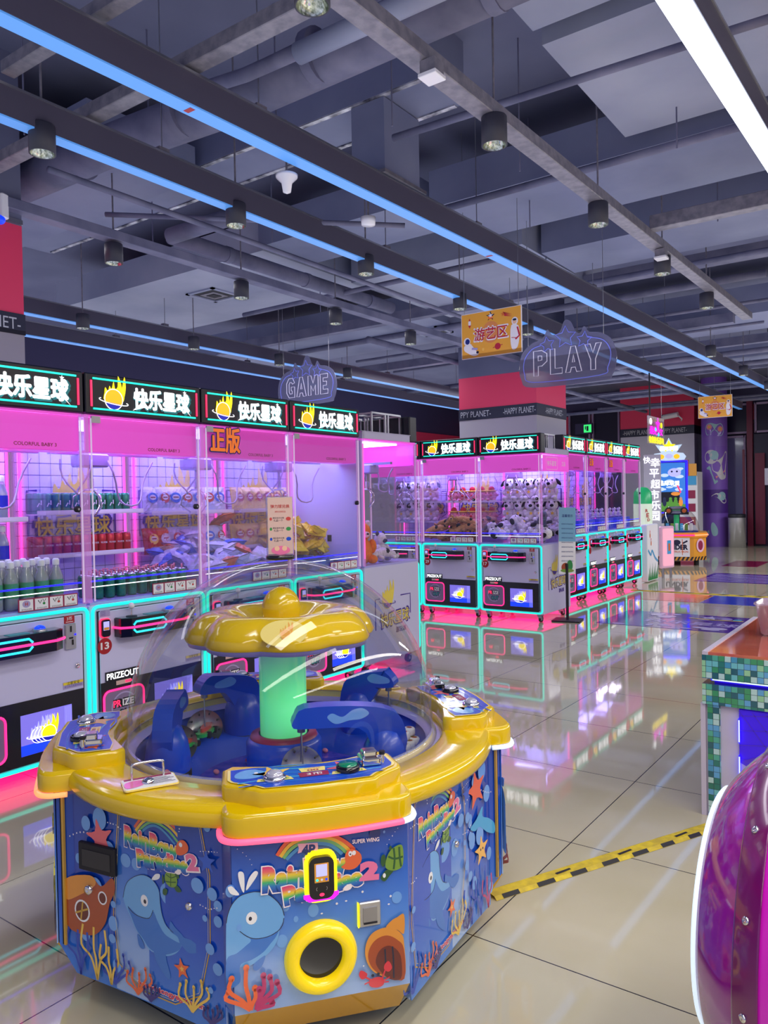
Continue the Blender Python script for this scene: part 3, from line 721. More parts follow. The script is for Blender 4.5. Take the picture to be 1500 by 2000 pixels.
    b = MB(F0); b.box((.16, .878, .006), (.31, .062, .002), 'maroon')
    for i in range(4):
        x = .045 + i * .077; b.box((x, .878, .0075), (.068, .052, .001), 'sticker_white')
        if i == 0: b.disc(x, .884, .02, .017, .0085, 'bg_lilac'); b.text('H', x, .884, .014, .009, 'red_ink', bold=.03)
        else:
            b.stroke([(x - .018, .896), (x - .008, .88), (x, .896)], .004, .0085, 'black_matte'); b.stroke([(x + .006, .9), (x + .012, .884), (x + .022, .9)], .003, .0085, 'black_matte'); b.disc(x + .012, .878, .007, .006, .0085, 'red_ink' if i > 1 else 'leaf_green')
        b.text('投币玩法说明', x, .858, .05, .0085, 'black_matte')
    b.build('instruction_label', t)
    b = MB(); b.rod((-.355, .02, .955), (.355, .02, .955), .004, 'neon_blue', n=8); b.rod((-.355, .02, .925), (.355, .02, .925), .0025, 'neon_white', n=8); b.build('front_line', t)  # thin glowing rods, blue and white, low behind the front glass
    # crane
    b = MB(); b.box((-.12, .36, 1.6), (.17, .13, .075), 'bg_lilac', bev=.015); b.box((-.02, .36, 1.64), (.7, .03, .02), 'steel'); b.build('crane_carriage', t)
    b = MB(); 
    for (x0, x1, dz) in ((-.34, -.16, .19), (.26, -.06, .26)):
        b.tube([(x0 + (x1 - x0) * i / 12, .3 + .03 * math.sin(i), 1.6 - dz * math.sin(math.pi * i / 12)) for i in range(13)], .0055, 'cable_grey', 6)
    b.build('cable', t)
    b = MB(); b.rod((-.12, .36, 1.57), (-.12, .36, 1.5), .01, 'steel'); b.rod((-.12, .36, 1.5), (-.12, .36, 1.44), .018, 'chrome'); b.lathe([(.035, 0), (.035, .012), (.0, .012)], 'steel', 14, Matrix.Translation((-.12, .36, 1.43)))
    for k in range(3):
        a = R(120 * k + 30); dx, dy = math.cos(a), math.sin(a)
        b.tube([(-.12 + dx * .03, .36 + dy * .03, 1.435), (-.12 + dx * .09, .36 + dy * .09, 1.4), (-.12 + dx * .1, .36 + dy * .1, 1.34), (-.12 + dx * .04, .36 + dy * .04, 1.29)], .005, 'chrome', 6)
    b.build('claw', t)
    # header light box
    b = MB(); b.box((0, .05, 1.925), (.757, .11, .21), 'header_black', bev=.012)
    hd = b.build('header_box', t)
    Mh = frame_m((0, -.006, 1.925), (0, -1, 0))
    for z in (.078, -.078):
        b = MB(Mh); b.box((0, z, .002), (.67, .009, .006), 'neon_teal'); b.build('light_bar', hd)
    for x in (-.345, .345):
        b = MB(Mh); b.box((x, 0, .002), (.009, .135, .006), 'neon_red'); b.build('light_bar', hd)
    b = MB(Mh); b.text(HT, .108, -.008, .4, .001, 'teal_text', bold=.1, h=.125); b.text(HT, .1, -.002, .385, .004, 'text_lit', bold=.1, h=.115)
    b.flat([(.26, -.03), (.3, -.075), (.245, -.03)], .0065, 'text_lit'); b.flat([(-.05, -.03), (-.1, -.07), (-.01, -.045)], .0065, 'text_lit'); b.star(.255, .058, .014, .0065, 'text_lit', inner=.4, puff=False)
    b.build('lit_lettering', hd)
    b = MB(Mh); planet(b, None, -.215, -.022, .098, .004, 'logo_orange'); b.build('planet_emblem', hd)
    b = MB()
    for y, z in ((.735, 0), ): b.box((0, y, 1.84), (.757, .02, .05), 'cabinet_white')
    for x in (-.369, .369): b.box((x, .42, 1.845), (.019, .63, .055), 'cabinet_white')
    b.box((0, .42, 1.872), (.757, .66, .006), 'cabinet_white'); b.build('top_frame', t)
    for x in (-.2, .2):
        b = MB()
        for y in (.13, .3, .34, .52):
            for dx in (-.1, .1): b.box((x + dx, y, 1.95), (.014, .014, .16), 'steel')
            b.box((x, y, 2.03), (.21, .018, .014), 'steel')
        for dx in (-.1, .1): b.box((x + dx, .325, 2.035), (.014, .4, .014), 'steel')
        b.build('bracket', t)
    return t
proto = make_machine()
index_children()
def badge(t, n):
    b = MB(F0); b.text(n, -.305, .617, .05 if len(n) > 1 else .03, .0132, 'sticker_white', bold=.03, h=.038); b.build('badge_number', t)
def side_art(t, sgn):
    # the shop's emblem printed on the cabinet flank
    M = frame_m((sgn * .3792, .38, .44), (sgn, 0, 0)); b = MB(M)
    b.text(HT, .02, -.03, .42, .001, 'purple_text', bold=.07, h=.13, rot=.06); b.text(HT, .02, -.03, .39, .002, 'yellow_text', bold=.03, h=.105, rot=.06)
    planet(b, None, -.08, .12, .12, .001, 'yellow_text', 'purple_text', 'yellow_text', 'purple_text'); b.stroke([(-.24, -.1), (-.24, .14), (-.18, .14)], .01, .001, 'purple_text'); b.stroke([(.1, .14), (.24, .14), (.24, -.02)], .01, .001, 'purple_text'); b.text('游玩城', .1, -.13, .14, .001, 'purple_text', bold=.05)
    b.build('side_emblem', t)
def genuine(t, x, w=.2):
    b = MB(F0); b.text('正版', x, 1.73, w, .006, 'navy', bold=.16, h=w * .66); b.text('正版', x, 1.73, w * .93, .0085, 'gold_text', bold=.07, h=w * .6); b.build('genuine_sticker', t)
XA, XC, YB = -3.548, -3.735, 7.626
AY = [1.9275, 2.6925, 3.4575, 4.2225]
rowA = []
labs = ['claw machine of blue and green drink bottles at the left photo edge', 'claw machine number 13 with shelves of green and red drink cans', 'claw machine of pale snack bags with the orange genuine goods sticker', 'claw machine with a slope of yellow snack bags behind the tabletop sign']
for i, y in enumerate(AY):
    if i == 0: t = proto; t.location = (XA, y, 0); t.rotation_euler = (0, 0, R(90)); t['label'] = labs[0]; t['group'] = 'claw machines in the left row'
    else: t = dup(proto, (XA, y, 0), R(90), labs[i], 'claw machines in the left row')
    rowA.append(t)
badge(rowA[1], '13'); badge(rowA[2], '14'); badge(rowA[3], '15'); badge(rowA[0], '12')
genuine(rowA[2], -.2, .26)
b = MB(); b.box((.372, .375, 1.325), (.006, .72, .95), 'wall_inner'); b.box((.368, .3, 1.06), (.004, .04, .05), 'black_gloss'); b.build('side_panel', rowA[3])
endA = dup(proto, (XA - WH, 5.385, 0), R(180), 'turned-away claw machine at the end of the left row, emblem on its flank', 'claw machines turned to the far aisle')
side_art(endA, -1)
rowB = []
labs = ['claw machine left of number 29, partly hidden by the left row', 'claw machine number 29 with red-hatted pink plush and a tan plush heap', 'claw machine number 17 with rows of black-eared white plush dogs']
for i, x in enumerate((-5.36, -4.595, -3.83)):
    rowB.append(dup(proto, (x, YB, 0), 0, labs[i], 'claw machines in the middle island'))
badge(rowB[1], '29'); badge(rowB[2], '17'); badge(rowB[0], '28'); side_art(rowB[2], 1)
b = MB(frame_m((.3795, .38, 1.71), (1, 0, 0))); b.box((0, 0, 0), (.7, .17, .004), 'pink_valance'); b.text('快乐星球', -.12, .0, .24, .004, 'sticker_white', bold=.02); b.text('正品', .2, 0, .1, .004, 'sticker_white', bold=.02); b.stroke(rrect(.3, .13, .02, 3, -.12, 0), .004, .004, 'sticker_white', closed=True); b.build('side_valance', rowB[2])
rowC = []
labs = ['nearest claw machine of the far row, behind the standing notice', 'second claw machine of the far row, from the standing notice', 'third claw machine of the far row, from the standing notice', 'last claw machine of the far row, next to the painted partition']
for i, y in enumerate((9.24, 9.99, 10.72, 11.45)):
    t = dup(proto, (XC, y, 0), R(90), labs[i], 'claw machines in the far row', skip=('bracket',)); t.scale = (.965, 1, 1.035); rowC.append(t)
    genuine(t, -.2, .16) if i in (1, 2) else None
b = MB(frame_m((.36, .375, 1.2), (-1, 0, 0)))
# ------------------------------------------------------------------ prizes
def bag_mesh(m1, m2, seed, w=.13, h=.17):
    rnd = random.Random(seed); b = MB(); n = 9; k = 11; vs = []
    for s in (1, -1):
        for j in range(k):
            for i in range(n):
                u = i / (n - 1) * 2 - 1; v = j / (k - 1) * 2 - 1
                puff = (1 - abs(u) ** 3) * (1 - abs(v) ** 4)
                vs.append((u * w / 2 * (1 - .06 * (1 - v * v)), s * (.002 + .028 * puff * (1 + .35 * rnd.uniform(-1, 1))), v * h / 2 + .002 * math.sin(u * 25) * (abs(v) > .9)))
    def grid(off, flip):
        f = []
        for j in range(k - 1):
            for i in range(n - 1):
                q = (off + j * n + i, off + j * n + i + 1, off + (j + 1) * n + i + 1, off + (j + 1) * n + i); f.append(q[::-1] if flip else q)
        return f
    b.add(vs[:n * k], grid(0, True), m1); b.add(vs[n * k:], grid(0, False), m1)
    M = frame_m((0, -.034, .0), (0, -1, 0)); b.disc(0, .01, w * .3, h * .2, 0, m2, M); b.disc(0, .012, w * .2, h * .1, .001, 'sticker_white', M)
    b.stroke([(-.02, .012), (.02, .012)], .008, .002, 'maroon', M)
    return b
bags = {}
for nm, (a, c) in dict(yellow=('foil_yellow', 'foil_red'), palegold=('foil_palegold', 'foil_red'), white=('foil_white', 'foil_blue'), lav=('foil_lav', 'foil_red'), blue=('foil_blue', 'foil_yellow'), orange=('foil_orange', 'foil_white'), red=('foil_red', 'foil_palegold')).items():
    bags[nm] = [bag_mesh(a, c, s * 7 + len(nm)) for s in (1, 2)]
bag_data = {}
def bag(kind, loc, rot, label, group, sc_=1.0):
    k = (kind, random.randint(0, 1))
    if k not in bag_data:
        o = bags[k[0]][k[1]].build('snack_bag'); bag_data[k] = o.data
    else:
        o = bpy.data.objects.new('snack_bag', bag_data[k]); col.objects.link(o)
    o.location = loc; o.rotation_euler = rot; o.scale = (sc_,) * 3
    return tag(o, label, 'snack bag', group)
# can / bottle / plush data shared by every copy
def can_mb(m):
    b = MB(); b.lathe([(.0, 0), (.022, 0), (.027, .006), (.027, .105), (.022, .116), (.019, .117), (0, .115)], m, 18)
    b.lathe([(.0225, .1165), (.02, .119), (.019, .116)], 'chrome', 18)
    return b
def simple_copies(mb, name, places, label, cat, group):
    first = None
    for p in places:
        if first is None: o = mb.build(name); first = o
        else:
            o = bpy.data.objects.new(name, first.data); col.objects.link(o)
        o.location = p[:3]; o.rotation_euler = (p[4] if len(p) > 4 else 0, p[5] if len(p) > 5 else 0, p[3] if len(p) > 3 else 0)
        tag(o, label, cat, group)
def shelf(t, x, y, z, w, d=.16):
    b = MB(); b.box((x, y, z), (w, d, .008), 'white_plastic'); b.box((x, y - d / 2, z + .012), (w, .004, .022), 'white_plastic'); b.build('shelf', t)
# machine 13 (second of the left row): can shelves. World x of the back wall is about -4.28
for z in (1.30, 1.055): shelf(rowA[1], 0, .6, z, .7)
b = can_mb('can_green'); b.stroke([(-.012, .04), (0, .06), (.012, .05), (.012, .075)], .006, .0275, 'sticker_white', frame_m((0, 0, 0), (1, 0, 0)))
simple_copies(b, 'drink_can', [(-4.12, 2.37 + .058 * i, 1.305, 0) for i in range(11)] + [(-4.18, 2.37 + .058 * i, 1.305, 0) for i in range(11)], 'green drink can in the row on the upper shelf of machine 13', 'drink can', 'green cans on the upper shelf')
b = can_mb('can_red'); b.text('可口可乐', 0, .065, .045, .0278, 'sticker_white', frame_m((0, 0, 0), (1, 0, 0)), bold=.02)
simple_copies(b, 'drink_can', [(-4.12, 2.37 + .058 * i, 1.06, 0) for i in range(11)] + [(-4.18, 2.37 + .058 * i, 1.06, 0) for i in range(11)], 'red drink can in the row on the lower shelf of machine 13', 'drink can', 'red cans on the lower shelf')
b = can_mb('can_green'); b.tube([(-.012, 0, .12), (-.014, 0, .142), (.014, 0, .142), (.012, 0, .12)], .005, 'pink_tab', 6)
simple_copies(b, 'drink_can', [(-3.66 - .07 * j, 2.44 + .07 * i, .85, .3 * i) for i in range(9) for j in range(3)], 'green drink can with a pink carry tab standing on the floor of machine 13', 'drink can', 'pink-tabbed cans along the front glass')
# first machine: bottles
def bottle_parts(body, label_m, grp, label, places, h=.2):
    t0 = None
    for p in places:
        if t0 is None:
            t0 = thing('drink_bottle', label, 'bottle', p, 0, grp)
            b = MB(); b.lathe([(0, 0), (.028, 0), (.033, .01), (.033, .06), (.03, .075), (.033, .09), (.033, h * .62), (.014, h * .85), (.014, h * .9), (0, h * .9)], 'bottle_clear', 18); b.lathe([(0, .004), (.0305, .01), (.0305, h * .6), (.013, h * .8), (0, h * .8)], body, 14); b.build('bottle_body', t0)
            b = MB(); b.lathe([(.0338, h * .25), (.0338, h * .55)], label_m, 18); b.build('label_band', t0)
            b = MB(); b.lathe([(.017, h * .86), (.017, h * .97), (.01, h), (0, h)], 'cap_white', 14); b.build('cap', t0)
            index_children()
        else: dup(t0, p, 0)
bottle_parts('drink_pale', 'label_green', 'pale bottles along the front glass', 'clear bottle of pale green drink by the front glass of the leftmost machine', [(-3.64 - .085 * j, 1.72 + .078 * i, .85) for i in range(7) for j in range(3)], .235)
shelf(rowA[0], .05, .58, 1.27, .6); shelf(rowA[0], .05, .58, 1.0, .6)
bottle_parts('drink_blue', 'drink_blue', 'blue bottles on the leftmost machine shelves', 'dark blue drink bottle with white cap on a shelf of the leftmost machine', [(-4.1, 2.16 - .085 * i, z) for i in range(4) for z in (1.278, 1.008)], .24)
# third machine: pale snack bags hung in two rows and a heap
for z in (1.28, 1.02): shelf(rowA[2], 0, .6, z, .7)
for i in range(7):
    bag(('white', 'lav')[i % 2], (-4.13, 3.14 + .095 * i, 1.375), (R(-8), 0, R(90) + random.uniform(-.2, .2)), 'pale snack bag standing on the upper shelf of the genuine-sticker machine', 'pale snack bags on the upper shelf')
    bag(('red', 'orange', 'lav', 'lav', 'lav', 'white', 'lav')[i], (-4.13, 3.14 + .095 * i, 1.11), (R(-8), 0, R(90) + random.uniform(-.2, .2)), 'snack bag standing on the lower shelf of the genuine-sticker machine', 'snack bags on the lower shelf')
def heap(n, kinds, x0, x1, y0, y1, hfun, label, group, s=1.0, tl=.6):
    rnd = random.Random(len(label)); i = 0
    while i < n:
        x = rnd.uniform(x0, x1); y = rnd.uniform(y0, y1); hh = hfun(x, y)
        for lay in range(2 if hh > .12 else 1):
            if i >= n: break
            z = .89 + hh * (1 - .45 * lay)
            bag(kinds[i % len(kinds)], (x, y, z), (R(90) + rnd.uniform(-tl, tl), rnd.uniform(-tl, tl) * .7, rnd.uniform(0, 6.28)), label, group, s); i += 1
heap(46, ['white', 'lav', 'lav', 'blue', 'white', 'orange'], -4.14, -3.68, 3.14, 3.78, lambda x, y: .04 + .24 * max(0, (-3.6 - x)) / .55 * (.4 + (y - 3.1) / .7), 'crumpled pale snack bag in the heap of the genuine-sticker machine', 'pale snack bag heap')
# fourth machine: yellow bags
for z in (1.28, 1.02): shelf(rowA[3], -.1, .6, z, .5)
for i in range(6):
    bag('palegold', (-4.13, 3.9 + .095 * i, 1.375), (R(-8), 0, R(90) + random.uniform(-.2, .2)), 'pale yellow snack bag on the upper shelf behind the tabletop sign', 'yellow snack bags on the upper shelf')
    bag('palegold', (-4.13, 3.9 + .095 * i, 1.11), (R(-8), 0, R(90) + random.uniform(-.2, .2)), 'pale yellow snack bag on the lower shelf behind the tabletop sign', 'yellow snack bags on the lower shelf')
heap(60, ['yellow', 'yellow', 'yellow', 'yellow', 'palegold'], -4.14, -3.68, 3.98, 4.53, lambda x, y: .04 + .26 * max(0, 1 - abs(y - 4.16) / .52), 'bright yellow snack bag in the heap behind the tabletop sign', 'yellow snack bag heap', .78, .95)
heap(14, ['blue'], -4.1, -3.62, 4.2, 4.56, lambda x, y: .0, 'blue snack bag at the foot of the yellow heap', 'blue snack bags under the yellow heap')

# plush toys
def make_dog(label, group):
    t = thing('plush_dog', label, 'plush toy', (0, 0, 0), 0, group)
    b = MB(); b.ell((0, 0, .055), (.05, .045, .06), 'plush_white'); b.ell((0, -.005, .14), (.052, .048, .048), 'plush_white'); b.ell((-.004, -.045, .125), (.03, .032, .027), 'plush_white')
    for s in (-1, 1): b.ell((s * .035, -.04, .022), (.022, .035, .02), 'plush_white'); b.ell((s * .045, -.02, .075), (.018, .02, .03), 'plush_white')
    b.build('body', t)
    for s in (-1, 1):
        b = MB(); b.ell((0, 0, 0), (.014, .024, .036), 'plush_black', Matrix.Translation((s * .056, .004, .15)) @ Matrix.Rotation(R(s * -38), 4, 'Y')); b.build('ear', t)
    b = MB(); b.ell((-.004, -.077, .137), (.016, .011, .013), 'plush_black'); b.build('nose', t)
    b = MB(); b.ell((-.022, -.047, .165), (.005, .004, .008), 'plush_black'); b.ell((.02, -.047, .165), (.005, .004, .008), 'plush_black'); b.build('eyes', t)
    b = MB(); b.star(.0, .072, .018, 0, 'plush_yellow', frame_m((0, -.062, .0), (0, -1, 0))); b.build('flower', t)
    return t
def make_pig(label, group):
    t = thing('plush_pig', label, 'plush toy', (0, 0, 0), 0, group)
    b = MB(); b.ell((0, 0, .06), (.055, .048, .058), 'plush_pink'); 
    for s in (-1, 1): b.ell((s * .03, -.03, .015), (.018, .022, .016), 'plush_pink'); b.ell((s * .055, 0, .06), (.02, .015, .014), 'plush_pink')
    b.ell((0, -.046, .058), (.016, .01, .011), 'plush_red'); b.build('body', t)
    b = MB(); b.ell((0, 0, .122), (.032, .03, .03), 'plush_red'); b.build('hat', t)
    b = MB(); b.lathe([(.05, .098), (.056, .104), (.05, .11), (.03, .112)], 'plush_yellow', 20); b.build('hat_brim', t)
    b = MB(); b.ell((-.02, -.046, .078), (.004, .003, .006), 'plush_black'); b.ell((.02, -.046, .078), (.004, .003, .006), 'plush_black'); b.build('eyes', t)
    return t
def make_long(label, group, m, m2, nm='plush_weasel'):
    t = thing(nm, label, 'plush toy', (0, 0, 0), 0, group)
    b = MB(); pts = [(-.13, 0, 0), (-.08, .01, .02), (0, 0, .03), (.07, -.01, .02), (.12, 0, .0)]; rr = [.02, .034, .04, .034, .03]
    for i in range(len(pts) - 1):
        for k in range(4):
            f = k / 4; p = [pts[i][j] * (1 - f) + pts[i + 1][j] * f for j in range(3)]; b.ell(p, rr[i] * (1 - f) + rr[i + 1] * f, m, n=10, k=7)
    b.ell((.135, 0, .0), (.036, .03, .03), m); b.tube([(-.13, 0, 0), (-.17, .03, 0), (-.2, .02, .02)], .014, m)
    for sx in (-.07, .06):
        for s in (-1, 1): b.tube([(sx, s * .02, 0), (sx + .02, s * .06, -.01)], .013, m)
    b.build('body', t)
    b = MB(); b.ell((.02, 0, .034), (.05, .041, .032), m2); b.build('back_patch', t)
    b = MB()
    for s in (-1, 1): b.ell((.125, s * .024, .024), (.012, .01, .014), m2, n=8, k=6)
    b.build('ears', t)
    return t
yb = YB + .55
for z in (1.30, 1.055): shelf(rowB[2], 0, .58, z, .7); shelf(rowB[1], 0, .58, z, .7); shelf(rowB[0], 0, .58, z, .7)
places = [(-4.1 + .13 * i, yb, z) for z in (1.31, 1.066) for i in range(5)]
for i in range(2): 
    lb = ['black-eared white plush dog on the upper shelf of machine 17', 'black-eared white plush dog on the lower shelf of machine 17'][i]; g = ['plush dogs on the upper shelf', 'plush dogs on the lower shelf'][i]
    if i == 0: dog = make_dog(lb, g); index_children()
    for k, p in enumerate(places[i * 5:i * 5 + 5]):
        if i == 0 and k == 0: d = dog; d.location = p; d.rotation_euler = (0, 0, .2)
        else: d = dup(dog, p, random.uniform(-.1, .5), lb, g)
        d.scale = (1.36,) * 3
for i in range(10):
    a = random.uniform(0, 6.28); x = -4.08 + .55 * (i % 5) / 4.5; y = YB + .2 + .2 * (i // 5)
    d = dup(dog, (x, y, .9 + .05 * (i // 5) + .02 * (i % 2)), (R(-70) + random.uniform(-.5, .5), random.uniform(-.5, .5), a), 'white plush dog lying in the heap at the bottom of machine 17', 'heaped plush dogs'); d.scale = (1.2,) * 3
bigd = make_long('dark grey plush with a white muzzle leaning in the right corner of machine 17', None, 'plush_grey', 'plush_white', 'plush_penguin'); bigd.location = (-3.58, YB + .3, 1.0); bigd.rotation_euler = (0, R(-60), R(-60)); bigd.scale = (1.25, 1.5, 1.5)
pig = None
for z, wh in ((1.31, 'upper'), (1.066, 'lower')):
    for i in range(5):
        lb = 'red-hatted pink plush pig on the %s shelf of machine 29' % wh
        p = (-4.86 + .13 * i, yb, z)
        if pig is None: pig = make_pig(lb, 'plush pigs on the upper shelf'); index_children(); pig.location = p; d = pig
        else: d = dup(pig, p, random.uniform(-.2, .4), lb, 'plush pigs on the %s shelf' % wh)
        d.scale = (1.15,) * 3
wz = None
for i in range(18):
    x = -4.88 + .58 * ((i * 7) % 9) / 8; y = YB + .14 + .13 * (i % 3); z = .89 + .075 * (i // 6) + .03 * (x > -4.7)
    if wz is None: wz = make_long('tan plush with a black back in the heap of machine 29', 'tan plush heap', 'plush_tan', 'plush_black'); index_children(); d = wz; d.location = (x, y, z)
    else: d = dup(wz, (x, y, z), 0)
    d.rotation_euler = (random.uniform(-.5, .5), random.uniform(-.5, .5), random.uniform(0, 6.28))
d0 = None
for z, wh in ((1.31, 'upper'), (1.066, 'lower')):
    for i in range(4):
        dd = dup(dog, (-5.6 + .15 * i, yb, z), .1, 'white plush dog on the %s shelf of the machine left of number 29' % wh, 'plush dogs left of machine 29, %s shelf' % wh); dd.scale = (1.36,) * 3
# toys in the turned-away end machine
def bear(label, loc, rz, m1, m2, s):
    t = thing('plush_bear', label, 'plush toy', loc, rz); b = MB(); b.ell((0, 0, .08), (.07, .06, .085), m1); b.ell((0, 0, .2), (.06, .055, .06), m1)
    for q in (-1, 1): b.ell((q * .05, -.04, .03), (.03, .045, .028), m1); b.ell((q * .065, -.02, .11), (.025, .03, .045), m1)
    b.build('body', t); b = MB()
    for q in (-1, 1): b.ell((q * .045, 0, .25), (.022, .014, .022), m2)
    b.build('ears', t); b = MB(); b.ell((0, -.05, .185), (.026, .02, .02), m2); b.ell((0, -.072, .19), (.008, .006, .006), 'plush_black'); b.build('muzzle', t); t.scale = (s,) * 3
    return t
bear('orange and white plush standing at the near edge of the turned-away machine', (-3.68, 4.78, .85), R(70), 'plush_orange', 'plush_white', 1.25)
bear('white plush sitting in the middle of the turned-away machine', (-3.72, 5.08, .85), R(90), 'plush_white', 'plush_grey', .9)
lz = make_long('white plush with a red collar lying in the turned-away machine', None, 'plush_white', 'plush_black', 'plush_cow'); lz.location = (-3.62, 4.98, .9); lz.rotation_euler = (0, 0, R(80))
